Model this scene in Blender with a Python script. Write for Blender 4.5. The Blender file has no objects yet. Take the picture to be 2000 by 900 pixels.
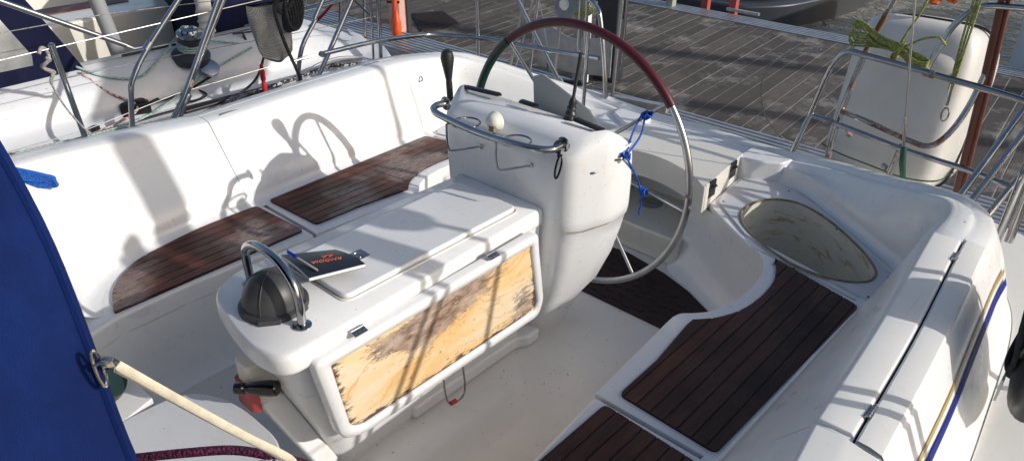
import bpy, bmesh, math, random
import numpy as np
from mathutils import Vector, Matrix
random.seed(7)
S = bpy.context.scene
COL = S.collection
V = Vector
R = math.radians

# ------------------------------------------------------------------ materials
M = {}
def newmat(name):
    m = bpy.data.materials.new(name); m.use_nodes = True
    nt = m.node_tree; b = nt.nodes['Principled BSDF']; M[name] = m
    return m, nt, b
def N(nt, t, **kw):
    n = nt.nodes.new(t)
    for k, v in kw.items():
        if k in n.inputs: n.inputs[k].default_value = v
        else: setattr(n, k, v)
    return n
def L(nt, a, b): nt.links.new(a, b)
def coords(nt, scale=(1, 1, 1), rot=(0, 0, 0)):
    tc = N(nt, 'ShaderNodeTexCoord'); mp = N(nt, 'ShaderNodeMapping')
    mp.inputs['Scale'].default_value = scale; mp.inputs['Rotation'].default_value = rot
    L(nt, tc.outputs['Object'], mp.inputs['Vector']); return mp.outputs['Vector']
def ramp(nt, src, stops, interp='LINEAR'):
    r = N(nt, 'ShaderNodeValToRGB'); r.color_ramp.interpolation = interp
    e = r.color_ramp.elements
    while len(e) > 1: e.remove(e[0])
    e[0].position, e[0].color = stops[0][0], (*stops[0][1], 1) if len(stops[0][1]) == 3 else stops[0][1]
    for p, c in stops[1:]:
        k = e.new(p); k.color = (*c, 1)
    L(nt, src, r.inputs['Fac']); return r.outputs['Color']
def mix(nt, fac, a, b, mode='MIX'):
    m = N(nt, 'ShaderNodeMix', data_type='RGBA', blend_type=mode)
    for s, v in ((m.inputs[0], fac), (m.inputs[6], a), (m.inputs[7], b)):
        if hasattr(v, 'is_linked') or hasattr(v, 'links'): L(nt, v, s)
        elif isinstance(v, (int, float)): s.default_value = v
        else: s.default_value = (*v, 1)
    return m.outputs[2]
def noise(nt, vec, scale, detail=4, rough=.6, dist=0):
    n = N(nt, 'ShaderNodeTexNoise'); n.inputs['Scale'].default_value = scale
    n.inputs['Detail'].default_value = detail; n.inputs['Roughness'].default_value = rough
    n.inputs['Distortion'].default_value = dist
    L(nt, vec, n.inputs['Vector']); return n.outputs['Fac']
def bump(nt, b, h, strength=.2, dist=.01):
    n = N(nt, 'ShaderNodeBump'); n.inputs['Strength'].default_value = strength; n.inputs['Distance'].default_value = dist
    L(nt, h, n.inputs['Height']); L(nt, n.outputs['Normal'], b.inputs['Normal'])
def simple(name, col, rough=.5, metal=0, var=0, vs=20, coat=0, bmp=0, bs=60):
    m, nt, b = newmat(name)
    b.inputs['Roughness'].default_value = rough; b.inputs['Metallic'].default_value = metal
    b.inputs['Coat Weight'].default_value = coat
    c2 = tuple(max(0, c*(1-var)) for c in col)
    v = coords(nt)
    n = noise(nt, v, vs)
    L(nt, ramp(nt, n, [(.3, c2), (.7, col)]), b.inputs['Base Color'])
    if bmp: bump(nt, b, noise(nt, v, bs), bmp, .004)
    return m

def gelcoat(name, col, speck=.35, ridges=None, rough=.34):
    m, nt, b = newmat(name)
    v = coords(nt)
    big = noise(nt, v, 1.7, 5, .6)
    base = ramp(nt, big, [(.3, tuple(c*.93 for c in col)), (.7, col)])
    g = noise(nt, v, 9, 8, .7)
    gm = ramp(nt, g, [(.56, (0, 0, 0)), (.78, (1, 1, 1))])
    c = mix(nt, gm, base, tuple(a*k for a, k in zip(col, (.86, .83, .77))))
    sp = noise(nt, v, 75, 2, .4)
    sm = ramp(nt, sp, [(.745, (0, 0, 0)), (.765, (1, 1, 1))])
    sm2 = N(nt, 'ShaderNodeMath', operation='MULTIPLY'); L(nt, sm, sm2.inputs[0]); sm2.inputs[1].default_value = speck
    c = mix(nt, sm2.outputs[0], c, (.16, .13, .10))
    hair = noise(nt, coords(nt, (40, 1.2, 6), (0, 0, R(35))), 3, 3, .5)
    c = mix(nt, ramp(nt, hair, [(.70, (0, 0, 0)), (.73, (.25, .25, .25))]), c, (.45, .42, .38))
    L(nt, c, b.inputs['Base Color'])
    L(nt, ramp(nt, g, [(.3, (rough-.12,)*3), (.75, (rough+.16,)*3)]), b.inputs['Roughness'])
    sc_n = noise(nt, coords(nt, (1, 1, .12)), 26, 6, .75)
    c = mix(nt, ramp(nt, sc_n, [(.60, (0, 0, 0)), (.72, (.32, .32, .32))]), c, tuple(a*k for a, k in zip(col, (.74, .68, .58))))
    L(nt, c, b.inputs['Base Color'])
    b.inputs['Coat Weight'].default_value = .4 if not ridges else 0
    b.inputs['Coat Roughness'].default_value = .12
    if ridges:
        w = N(nt, 'ShaderNodeTexWave', wave_type='BANDS', bands_direction='X'); w.inputs['Scale'].default_value = ridges
        L(nt, v, w.inputs['Vector'])
        bump(nt, b, w.outputs['Fac'], .30, .0010)
        b.inputs['Roughness'].default_value = .55
    else:
        bump(nt, b, noise(nt, v, 3.2, 2), .06, .03)
    return m
gelcoat('gelcoat', (.755, .752, .742))
gelcoat('gelcoat_sole', (.70, .665, .62), 1.0, rough=.5)
gelcoat('gelcoat_cream', (.74, .70, .62), .5)
gelcoat('gelcoat_cool', (.58, .585, .60), .6)
gelcoat('nonslip', (.71, .70, .67), .2, ridges=105, rough=.5)
gelcoat('tub', (.66, .65, .60), .6, rough=.5)
def tubmat():
    m, nt, b = newmat('tub_stained'); v = coords(nt)
    n = noise(nt, coords(nt, (2.5, 2.5, 9)), 3.2, 7, .7, .6)
    c = ramp(nt, n, [(.30, (.56, .54, .47)), (.50, (.64, .61, .52)), (.60, (.58, .52, .40)), (.66, (.36, .24, .11)), (.71, (.52, .45, .33)), (.82, (.40, .29, .16))])
    n2 = noise(nt, coords(nt, (2.5, 2.5, 30)), 14, 5, .7)
    c = mix(nt, ramp(nt, n2, [(.63, (0, 0, 0)), (.72, (.30, .30, .30))]), c, (.34, .37, .36))
    L(nt, c, b.inputs['Base Color']); b.inputs['Roughness'].default_value = .5
tubmat()

def teak(name, a, bcol, grey, wear):
    m, nt, b = newmat(name)
    v = coords(nt, (22, 1.3, 22)); g = N(nt, 'ShaderNodeNewGeometry')
    rnd = g.outputs['Random Per Island']
    base = ramp(nt, rnd, [(0, a), (.5, tuple((x+y)/2 for x, y in zip(a, bcol))), (1, bcol)])
    n = noise(nt, v, 4.5, 8, .7)
    c = mix(nt, ramp(nt, n, [(.35, (0, 0, 0)), (.75, (1, 1, 1))]), base, tuple(x*.4 for x in a))
    w = noise(nt, coords(nt), 3.4, 3, .5)
    w2 = noise(nt, coords(nt, (60, 4, 60)), 6, 4, .8)
    mm = N(nt, 'ShaderNodeMath', operation='MULTIPLY')
    L(nt, ramp(nt, w, [(.45, (0, 0, 0)), (.58, (1, 1, 1))]), mm.inputs[0])
    L(nt, ramp(nt, w2, [(.38, (0, 0, 0)), (.62, (1, 1, 1))]), mm.inputs[1])
    m2 = N(nt, 'ShaderNodeMath', operation='MULTIPLY'); L(nt, mm.outputs[0], m2.inputs[0]); m2.inputs[1].default_value = wear
    c = mix(nt, m2.outputs[0], c, grey)
    L(nt, c, b.inputs['Base Color']); b.inputs['Roughness'].default_value = .5; b.inputs['Specular IOR Level'].default_value = .3
    bump(nt, b, n, .35, .002)
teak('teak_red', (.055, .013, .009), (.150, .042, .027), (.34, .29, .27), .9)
teak('teak_shaded', (.022, .007, .005), (.105, .033, .016), (.16, .075, .04), .35)  # same teak for the port seats, with their shade put into the colour

def plywood():
    m, nt, b = newmat('peeled_plywood')
    vs = coords(nt, (1, .40, 1), (R(28), 0, 0))
    c = ramp(nt, noise(nt, vs, 6.0, 6, .6, .4), [(.30, (.68, .37, .15)), (.42, (.76, .50, .22)), (.52, (.77, .59, .36)), (.62, (.74, .63, .45)), (.74, (.70, .42, .20))])
    ring = noise(nt, coords(nt, (1, .8, 1.4)), 3.1, 3, .5, 1.4)
    c = mix(nt, ramp(nt, ring, [(.487, (0, 0, 0)), (.500, (.55, .55, .55)), (.515, (0, 0, 0))]), c, (.55, .24, .08))
    fine = noise(nt, coords(nt, (1, .30, 1), (R(30), 0, 0)), 62, 5, .8)
    mid = noise(nt, coords(nt, (1, .5, 1), (R(30), 0, 0)), 22, 5, .7)
    def wsum(attr, wa, wf, wm):
        at = N(nt, 'ShaderNodeAttribute', attribute_name=attr)
        x = N(nt, 'ShaderNodeMath', operation='MULTIPLY'); L(nt, at.outputs['Fac'], x.inputs[0]); x.inputs[1].default_value = wa
        y = N(nt, 'ShaderNodeMath', operation='MULTIPLY_ADD'); L(nt, fine, y.inputs[0]); y.inputs[1].default_value = wf; L(nt, x.outputs[0], y.inputs[2])
        z = N(nt, 'ShaderNodeMath', operation='MULTIPLY_ADD'); L(nt, mid, z.inputs[0]); z.inputs[1].default_value = wm; L(nt, y.outputs[0], z.inputs[2])
        return z.outputs[0]
    pc = ramp(nt, mid, [(.38, (.09, .055, .045)), (.5, (.30, .21, .175)), (.64, (.48, .38, .31))])
    c = mix(nt, ramp(nt, wsum('patch', .34, .85, .30), [(.73, (0, 0, 0)), (.80, (.88, .88, .88))]), c, pc)
    dots = noise(nt, coords(nt, (1, .5, 1), (R(-35), 0, 0)), 62, 2, .5)
    c = mix(nt, ramp(nt, dots, [(.675, (0, 0, 0)), (.73, (.85, .85, .85))]), c, (.16, .08, .05))
    c = mix(nt, ramp(nt, wsum('edge', .42, .80, .35), [(.80, (0, 0, 0)), (.87, (1, 1, 1))]), c, (.085, .045, .032))
    L(nt, c, b.inputs['Base Color']); b.inputs['Roughness'].default_value = .55
    bump(nt, b, fine, .4, .003)
plywood()

def steel(name='steel', rust=.0, rough=.13):
    m, nt, b = newmat(name); b.inputs['Metallic'].default_value = 1
    v = coords(nt)
    n = noise(nt, v, 14, 5, .7)
    c = ramp(nt, n, [(.3, (.33, .34, .36)), (.7, (.46, .46, .46))])
    if rust:
        r = noise(nt, v, 6, 6, .75)
        f = ramp(nt, r, [(.60-rust*.2, (0, 0, 0)), (.70-rust*.2, (1, 1, 1))])
        c = mix(nt, f, c, (.17, .075, .03)); L(nt, f, b.inputs['Roughness'])
        inv = N(nt, 'ShaderNodeMath', operation='SUBTRACT'); inv.inputs[0].default_value = 1; L(nt, f, inv.inputs[1]); L(nt, inv.outputs[0], b.inputs['Metallic'])
        mx = N(nt, 'ShaderNodeMath', operation='MAXIMUM'); L(nt, f, mx.inputs[0]); mx.inputs[1].default_value = rough; L(nt, mx.outputs[0], b.inputs['Roughness'])
    else: b.inputs['Roughness'].default_value = rough
    L(nt, c, b.inputs['Base Color'])
steel(); steel('steel_rust', .55, .2); steel('steel_dull', .05, .28)

def rope(name, c1, c2, s=90, thr=.5):
    m, nt, b = newmat(name); v = coords(nt)
    w = N(nt, 'ShaderNodeTexVoronoi'); w.inputs['Scale'].default_value = s; L(nt, v, w.inputs['Vector'])
    L(nt, ramp(nt, w.outputs['Distance'], [(thr-.12, c1), (thr+.12, c2)]), b.inputs['Base Color'])
    b.inputs['Roughness'].default_value = .85; bump(nt, b, w.outputs['Distance'], .8, .003)
rope('rope_blue', (.01, .10, .52), (.005, .05, .32))
rope('rope_bluecoil', (.004, .03, .22), (.01, .12, .50), 220, .40)
rope('rope_green', (.34, .35, .10), (.20, .22, .06))
rope('rope_yellow', (.55, .40, .08), (.35, .24, .05))
rope('rope_black', (.012, .012, .014), (.02, .02, .024))
rope('rope_blackfleck', (.015, .015, .015), (.45, .45, .45), 70, .62)
rope('rope_redfleck', (.55, .52, .48), (.38, .10, .09), 90, .6)
rope('rope_greenfleck', (.42, .50, .46), (.20, .32, .28), 110, .5)
rope('rope_grey', (.33, .32, .30), (.22, .21, .20))
rope('rope_purple', (.16, .012, .07), (.03, .005, .02), 200, .45)
rope('rope_saltpepper', (.03, .03, .04), (.55, .55, .55), 210, .4)
simple('webbing', (.60, .54, .42), .85, var=.25, vs=60, bmp=.3, bs=500)
rope('orange_strap', (.60, .14, .02), (.45, .08, .01), 150)
simple('black_plastic', (.018, .018, .02), .42, var=.3, bmp=.1, bs=200)
simple('black_gloss', (.008, .008, .01), .12)
simple('dark_cap', (.045, .045, .048), .45, var=.25, vs=8)
simple('dark_green', (.012, .03, .03), .25)
simple('green_tape', (.02, .10, .065), .35, var=.4)
simple('grip_green', (.006, .045, .032), .38, var=.3)
simple('grip_red', (.085, .006, .012), .36, var=.35, bmp=.15, bs=300)
simple('grey_plastic', (.28, .29, .30), .5)
simple('grey_disc', (.20, .23, .25), .45, var=.2)
simple('red_metal', (.35, .05, .05), .4)
simple('red_plastic', (.5, .02, .03), .35)
simple('orange_plastic', (.75, .10, .03), .4, var=.1)
simple('pink_cloth', (.72, .42, .36), .85, var=.15)
simple('white_cloth', (.55, .52, .47), .9, var=.25, vs=12)
simple('paper', (.82, .82, .84), .7)
simple('orange_ink', (.75, .16, .05), .5)
simple('notebook_cover', (.022, .024, .032), .38, var=.2, bmp=.1, bs=400)
simple('pen_blue', (.01, .04, .55), .25)
simple('stripe_gold', (.38, .26, .07), .3)
simple('stripe_blue', (.0005, .010, .20), .5); M['stripe_blue'].node_tree.nodes['Principled BSDF'].inputs['Specular IOR Level'].default_value = .2
simple('dirty_edge', (.30, .23, .15), .7, var=.6, vs=24)
simple('dark_gap', (.012, .011, .010), .9)
simple('flap_grey', (.34, .35, .34), .5)
simple('horn_white', (.74, .72, .62), .35)
simple('raft_white', (.66, .645, .61), .4, var=.12, vs=5, coat=.2)
simple('dark_panel', (.035, .038, .045), .4)
simple('post_paint', (.42, .42, .34), .6, var=.4, vs=8)
simple('alu', (.52, .53, .55), .38, metal=.7, var=.25, vs=9)
simple('alu_dark', (.05, .05, .05), .7)
simple('hull_white', (.72, .73, .73), .25, coat=.3)
simple('red_paint', (.45, .09, .07), .6, var=.3)
simple('brown_pole', (.16, .05, .035), .35, var=.4, vs=9)
simple('yellow_green', (.42, .50, .10), .6)
simple('dirt_deck', (.06, .055, .05), .9, var=.5)

def canvas(name, a, bcol):
    m, nt, b = newmat(name); v = coords(nt)
    n = noise(nt, v, 2.2, 3)
    f2 = noise(nt, coords(nt, (1, 1, .5)), 5, 6, .7)
    L(nt, mix(nt, ramp(nt, f2, [(.45, (0, 0, 0)), (.75, (.45, .45, .45))]), ramp(nt, n, [(.3, a), (.7, bcol)]), tuple(min(1, x*1.9+.004) for x in bcol)), b.inputs['Base Color']); b.inputs['Roughness'].default_value = .8
    b.inputs['Specular IOR Level'].default_value = .15
    w = noise(nt, v, 420, 2); n3 = noise(nt, v, 5, 3)
    ad = N(nt, 'ShaderNodeMath', operation='MULTIPLY_ADD'); L(nt, n3, ad.inputs[0]); ad.inputs[1].default_value = 14; L(nt, w, ad.inputs[2])
    bump(nt, b, ad.outputs[0], .30, .004)
canvas('canvas_blue', (.0002, .006, .048), (.0005, .012, .080))
canvas('canvas_navy', (.003, .004, .020), (.006, .008, .032))
simple('thread', (.22, .16, .2), .8)
def vinyl():
    m, nt, b = newmat('window_vinyl'); b.inputs['Base Color'].default_value = (.55, .56, .55, 1)
    b.inputs['Roughness'].default_value = .25; b.inputs['Transmission Weight'].default_value = .35
    L(nt, ramp(nt, noise(nt, coords(nt), 4, 5), [(.35, (.14, .15, .17)), (.7, (.42, .43, .43))]), b.inputs['Base Color'])
vinyl()
def meshbag():
    m, nt, b = newmat('mesh_bag'); v = coords(nt)
    ch = N(nt, 'ShaderNodeTexChecker'); ch.inputs['Scale'].default_value = 210; L(nt, v, ch.inputs['Vector'])
    n = noise(nt, v, 8, 4)
    c = ramp(nt, n, [(.35, (.24, .24, .23)), (.65, (.50, .49, .45))])
    L(nt, mix(nt, ch.outputs['Fac'], c, (.11, .11, .11)), b.inputs['Base Color']); b.inputs['Roughness'].default_value = .9
meshbag()
def dockwood():
    m, nt, b = newmat('dock_wood'); g = N(nt, 'ShaderNodeNewGeometry')
    base = ramp(nt, g.outputs['Random Per Island'], [(0, (.060, .050, .041)), (.5, (.098, .082, .068)), (1, (.150, .126, .106))])
    n = noise(nt, coords(nt, (14, 1.0, 14)), 5, 8, .75)
    c = mix(nt, ramp(nt, n, [(.38, (0, 0, 0)), (.62, (.8, .8, .8))]), base, (.045, .038, .034))
    d = noise(nt, coords(nt), 1.3, 7, .65)
    c = mix(nt, ramp(nt, d, [(.44, (0, 0, 0)), (.60, (.9, .9, .9))]), c, (.035, .030, .026))
    d2 = noise(nt, coords(nt), 2.6, 9, .75)
    c = mix(nt, ramp(nt, d2, [(.52, (0, 0, 0)), (.68, (.8, .8, .8))]), c, (.30, .275, .25))
    w = N(nt, 'ShaderNodeTexWave', wave_type='BANDS', bands_direction='X'); w.inputs['Scale'].default_value = 22; L(nt, coords(nt, rot=(0, 0, R(-4.4))), w.inputs['Vector'])
    L(nt, c, b.inputs['Base Color']); b.inputs['Roughness'].default_value = .8
    bump(nt, b, w.outputs['Fac'], .3, .003)
dockwood()
def rubber(name, s):
    m, nt, b = newmat(name); v = coords(nt)
    b.inputs['Base Color'].default_value = (.012, .010, .010, 1); b.inputs['Roughness'].default_value = .65
    L(nt, ramp(nt, noise(nt, v, 6), [(.3, (.009, .007, .008)), (.7, (.022, .014, .013))]), b.inputs['Base Color'])
rubber('rubber', 30)
simple('mat_brown', (.028, .011, .010), .75, var=.4, vs=10)
simple('joint_dirt', (.40, .38, .34), .9, var=.5, vs=14)
def water():
    m, nt, b = newmat('water'); v = coords(nt, (1, 1.6, 1))
    b.inputs['Base Color'].default_value = (.23, .215, .18, 1); b.inputs['Roughness'].default_value = .05
    b.inputs['Specular IOR Level'].default_value = .8
    bump(nt, b, noise(nt, v, 2.6, 4, .6, .8), .9, .25)
water()

# ------------------------------------------------------------------ mesh helpers
def wloc(o):
    p = Vector((0, 0, 0))
    while o is not None: p += o.location; o = o.parent
    return p
def props(o, label=None, cat=None, group=None, kind=None):
    if label: o['label'] = label
    if cat: o['category'] = cat
    if group: o['group'] = group
    if kind: o['kind'] = kind
    return o
def thing(name, label, cat, loc, group=None):
    o = bpy.data.objects.new(name, None); COL.objects.link(o); o.location = loc; o.empty_display_size = .1
    return props(o, label, cat, group)
class MB:
    def __init__(s): s.v = []; s.f = []
    def add(s, vs, fs):
        k = len(s.v); s.v += [tuple(p) for p in vs]; s.f += [tuple(i+k for i in f) for f in fs]; return s
    def box(s, a, b):
        x0, y0, z0 = a; x1, y1, z1 = b
        return s.add([(x0,y0,z0),(x1,y0,z0),(x1,y1,z0),(x0,y1,z0),(x0,y0,z1),(x1,y0,z1),(x1,y1,z1),(x0,y1,z1)],
                     [(3,2,1,0),(4,5,6,7),(0,1,5,4),(1,2,6,5),(2,3,7,6),(3,0,4,7)])
    def obox(s, c, X, Y, Z, hx, hy, hz):
        c = V(c); X = V(X).normalized()*hx; Y = V(Y).normalized()*hy; Z = V(Z).normalized()*hz
        vs = [c+a*X+b*Y+d*Z for d in (-1,1) for a,b in ((-1,-1),(1,-1),(1,1),(-1,1))]
        return s.add(vs, [(3,2,1,0),(4,5,6,7),(0,1,5,4),(1,2,6,5),(2,3,7,6),(3,0,4,7)])
    def prism(s, poly, z0, z1, bot=None):
        n = len(poly); bot = bot or poly
        vs = [(x,y,z0) for x,y in bot]+[(x,y,z1) for x,y in poly]
        return s.add(vs, [tuple(range(n-1,-1,-1)), tuple(range(n,2*n))]+[(i,(i+1)%n,n+(i+1)%n,n+i) for i in range(n)])
    def grid(s, rows, cyc_u=False, cyc_v=False, cap0=False, cap1=False):
        n = len(rows[0]); m = len(rows); fs = []
        for i in range(m if cyc_u else m-1):
            for j in range(n if cyc_v else n-1):
                a = i*n+j; b_ = i*n+(j+1)%n; c = ((i+1)%m)*n+(j+1)%n; d = ((i+1)%m)*n+j
                fs.append((a,b_,c,d))
        if cap0: fs.append(tuple(range(n-1,-1,-1)))
        if cap1: fs.append(tuple((m-1)*n+j for j in range(n)))
        return s.add([p for r in rows for p in r], fs)
    def tube(s, pts, r, seg=10, cyc=False, flat=None):
        pts = [V(p) for p in pts]; n = len(pts)
        rr = r if isinstance(r, (list, tuple)) else [r]*n
        T = []
        for i in range(n):
            a = pts[(i-1) % n] if (cyc or i > 0) else pts[0]; b = pts[(i+1) % n] if (cyc or i < n-1) else pts[-1]
            t = (b-a); T.append(t.normalized() if t.length > 1e-9 else V((0,0,1)))
        u = T[0].orthogonal().normalized()
        if flat is not None: u = (V(flat)-T[0]*V(flat).dot(T[0])).normalized()
        rows = []
        for i in range(n):
            if i:
                u = (u-T[i]*u.dot(T[i]));
                u = u.normalized() if u.length > 1e-6 else T[i].orthogonal().normalized()
            w = T[i].cross(u)
            ra, rb = (rr[i] if isinstance(rr[i], tuple) else (rr[i], rr[i]))
            rows.append([pts[i]+u*ra*math.cos(2*math.pi*k/seg)+w*rb*math.sin(2*math.pi*k/seg) for k in range(seg)])
        return s.grid(rows, cyc_u=cyc, cyc_v=True, cap0=not cyc, cap1=not cyc)
    def rev(s, prof, c, axis=(0,0,1), seg=28):
        A = V(axis).normalized(); u = A.orthogonal().normalized(); w = A.cross(u); c = V(c)
        rows = [[c+A*h+(u*math.cos(2*math.pi*k/seg)+w*math.sin(2*math.pi*k/seg))*max(r,1e-4) for k in range(seg)] for r,h in prof]
        return s.grid(rows, cyc_v=True, cap0=True, cap1=True)
    def build(s, name, mat, parent=None, label=None, cat=None, group=None, kind=None, bevel=0, seg=2, ang=38, smooth=True, sub=0, solid=0, base=None, bang=30):
        me = bpy.data.meshes.new(name)
        if parent is not None: off = wloc(parent)
        elif kind == 'structure': off = V((0,0,0))
        else:
            a = np.array(s.v); off = V(((a[:,0].min()+a[:,0].max())/2, (a[:,1].min()+a[:,1].max())/2, a[:,2].min()))
        me.from_pydata([tuple(V(p)-off) for p in s.v], [], s.f); me.validate(); me.update()
        bm = bmesh.new(); bm.from_mesh(me); bmesh.ops.remove_doubles(bm, verts=bm.verts, dist=1e-6)
        bmesh.ops.recalc_face_normals(bm, faces=bm.faces); bm.to_mesh(me); bm.free()
        o = bpy.data.objects.new(name, me); COL.objects.link(o)
        mats = mat if isinstance(mat, (list, tuple)) else [mat]
        for k in mats: me.materials.append(M[k])
        if smooth:
            me.polygons.foreach_set('use_smooth', [True]*len(me.polygons))
            me.set_sharp_from_angle(angle=R(ang))
        if parent is not None: o.parent = parent
        else: o.location = off
        if solid:
            md = o.modifiers.new('solid', 'SOLIDIFY'); md.thickness = solid; md.offset = 0
        if bevel:
            md = o.modifiers.new('bevel', 'BEVEL'); md.width = bevel; md.segments = seg; md.limit_method = 'ANGLE'; md.angle_limit = R(bang); md.harden_normals = False
            if smooth: me.set_sharp_from_angle(angle=R(180))
            if smooth:
                md.harden_normals = True
        if sub:
            md = o.modifiers.new('sub', 'SUBSURF'); md.levels = sub; md.render_levels = sub
        return props(o, label, cat, group, kind)

def cr(pts, n=8, cyc=False):
    """Catmull-Rom through points of any dimension"""
    P = [np.array(p, float) for p in pts]; out = []; m = len(P)
    for i in range(m if cyc else m-1):
        p1 = P[i]; p2 = P[(i+1) % m]
        p0 = P[(i-1) % m] if (cyc or i > 0) else 2*p1-p2
        p3 = P[(i+2) % m] if (cyc or i+2 < m) else 2*p2-p1
        for k in range(n):
            t = k/n
            out.append(.5*((2*p1)+(-p0+p2)*t+(2*p0-5*p1+4*p2-p3)*t*t+(-p0+3*p1-3*p2+p3)*t**3))
    if not cyc: out.append(P[-1])
    return [tuple(float(x) for x in p) for p in out]
def line(a, b, n=2): return [tuple(V(a).lerp(V(b), i/(n-1))) for i in range(n)]
def mir(poly): return [(-p[0],)+tuple(p[1:]) for p in poly][::-1]
def clipx(poly, x0, x1, rot=0):
    """clip polygon to band x0<=x<=x1"""
    def half(P, f):
        out = []
        for i in range(len(P)):
            a, b = P[i], P[(i+1) % len(P)]; fa, fb = f(a), f(b)
            if fa >= 0: out.append(a)
            if (fa >= 0) != (fb >= 0):
                t = fa/(fa-fb); out.append((a[0]+(b[0]-a[0])*t, a[1]+(b[1]-a[1])*t))
        return out
    P = half(poly, lambda p: p[0]-x0)
    return half(P, lambda p: x1-p[0]) if len(P) > 2 else []
def roundpoly(poly, r, n=5):
    """round polygon corners; r may be per-corner list"""
    out = []; m = len(poly)
    for i in range(m):
        p0, p, p2 = V(poly[i-1]), V(poly[i]), V(poly[(i+1) % m]); ri = r[i] if isinstance(r, list) else r
        if ri <= 0: out.append(tuple(p)); continue
        a = (p0-p); b = (p2-p); ri = min(ri, a.length*.49, b.length*.49)
        A = p+a.normalized()*ri; B = p+b.normalized()*ri
        for k in range(n+1):
            t = k/n; out.append(tuple(A*(1-t)**2+p*2*t*(1-t)+B*t*t))
    return out

# ------------------------------------------------------------------ camera
cd = bpy.data.cameras.new('camera'); cam = bpy.data.objects.new('camera', cd); COL.objects.link(cam); S.camera = cam
yaw, tilt, roll = -.733119732, .521355971, .00497624
F = V((math.sin(yaw)*math.cos(tilt), math.cos(yaw)*math.cos(tilt), -math.sin(tilt)))
Rt = V((math.cos(yaw), -math.sin(yaw), 0)); U = Rt.cross(F)
r_ = math.cos(roll)*Rt+math.sin(roll)*U; u_ = -math.sin(roll)*Rt+math.cos(roll)*U
mt = Matrix(((r_.x, u_.x, -F.x), (r_.y, u_.y, -F.y), (r_.z, u_.z, -F.z))).to_4x4()
mt.translation = V((1.70166, -1.12786, 2.0)); cam.matrix_world = mt
cd.sensor_width = 36; cd.lens = 36*1487.57/2000; cd.clip_start = .05; cd.clip_end = 500

# ------------------------------------------------------------------ light
sun_az, sun_el = R(68.9), R(25.5)
w = bpy.data.worlds.new('World'); S.world = w; w.use_nodes = True
nt = w.node_tree; bg = nt.nodes['Background']
sky = nt.nodes.new('ShaderNodeTexSky'); sky.sky_type = 'NISHITA'; sky.sun_disc = False
sky.sun_elevation = sun_el; sky.sun_rotation = sun_az; sky.air_density = 1.0; sky.dust_density = 2.5
nt.links.new(sky.outputs[0], bg.inputs[0]); bg.inputs[1].default_value = .128
sl = bpy.data.lights.new('sun', 'SUN'); sl.energy = 3.35; sl.angle = R(.55); sl.color = (1, .972, .925)
so = bpy.data.objects.new('sun', sl); COL.objects.link(so)
d = V((math.sin(sun_az)*math.cos(sun_el), math.cos(sun_az)*math.cos(sun_el), math.sin(sun_el)))
so.rotation_euler = d.to_track_quat('Z', 'Y').to_euler(); so.location = d*20
S.view_settings.view_transform = 'Standard'; S.view_settings.look = 'None'; S.view_settings.exposure = .07; S.view_settings.gamma = 1

# ------------------------------------------------------------------ own yacht
yacht = thing('sailing_yacht', 'white sailing yacht whose open cockpit with dark teak seats fills the picture', 'sailing yacht', (0, 0, -.8))
SOLE = .06
# side path: base (x,y), crest (x,y,z), outer width scale, stern weight, deck edge (x,y)
ST = [
 (.80,-.54, .95,-.95,.88, .3,0, 1.95,-2.4),
 (.93,-.48, 1.19,-.86,.85, .6,0, 1.95,-1.8),
 (1.04,-.36, 1.34,-.62,.81, .9,0, 1.95,-1.0),
 (1.105,-.20, 1.40,-.32,.785, 1,0, 1.95,-.4),
 (1.13,.0, 1.39,0,.765, 1,0, 1.95,0),
 (1.135,.272, 1.362,.272,.755, 1,0, 1.94,.272),
 (1.138,.300, 1.360,.300,.755, 1,0, 1.94,.300),
 (1.14,.328, 1.358,.328,.755, 1,0, 1.94,.328),
 (1.145,.7, 1.343,.7,.772, 1,0, 1.92,.7),
 (1.15,1.05, 1.318,1.05,.785, 1,0, 1.88,1.1),
 (1.16,1.32, 1.298,1.32,.792, 1,0, 1.82,1.45),
 (1.195,1.56, 1.285,1.575,.765, 1,.25, 1.74,1.8),
 (1.175,1.68, 1.225,1.73,.735, 1,.7, 1.68,2.0),
 (1.03,1.79, 1.085,1.86,.672, 1,1, 1.55,2.2),
 (.84,1.93, .88,2.00,.598, 1,1, 1.35,2.30),
 (.64,2.065, .665,2.13,.540, 1,1, .95,2.37),
 (.50,2.10, .50,2.16,.513, 1,1, .65,2.40),
 (.35,2.11, .33,2.175,.500, 1,1, .4,2.41),
 (.0,2.11, .0,2.18,.505, 1,1, .0,2.42),
]
SIDE_PROF = [(0,0),(.03,.005),(.06,.005),(.0795,.003),(.0800,-.03),(.0840,-.03),(.0845,.003),(.095,.002),(.140,-.004),(.160,-.018),(.190,-.092),(.222,-.168),(.252,-.240),(.272,-.298),(.30,-.315)]
STERN_PROF = [(0,0),(.004,.0005),(.008,.001),(.012,.001),(.013,-.003),(.016,-.010),(.022,-.014),(.032,-.012),(.040,.010),(.055,.019),(.085,.016),(.105,.002),(.115,-.04),(.122,-.12),(.13,-.22)]
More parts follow.
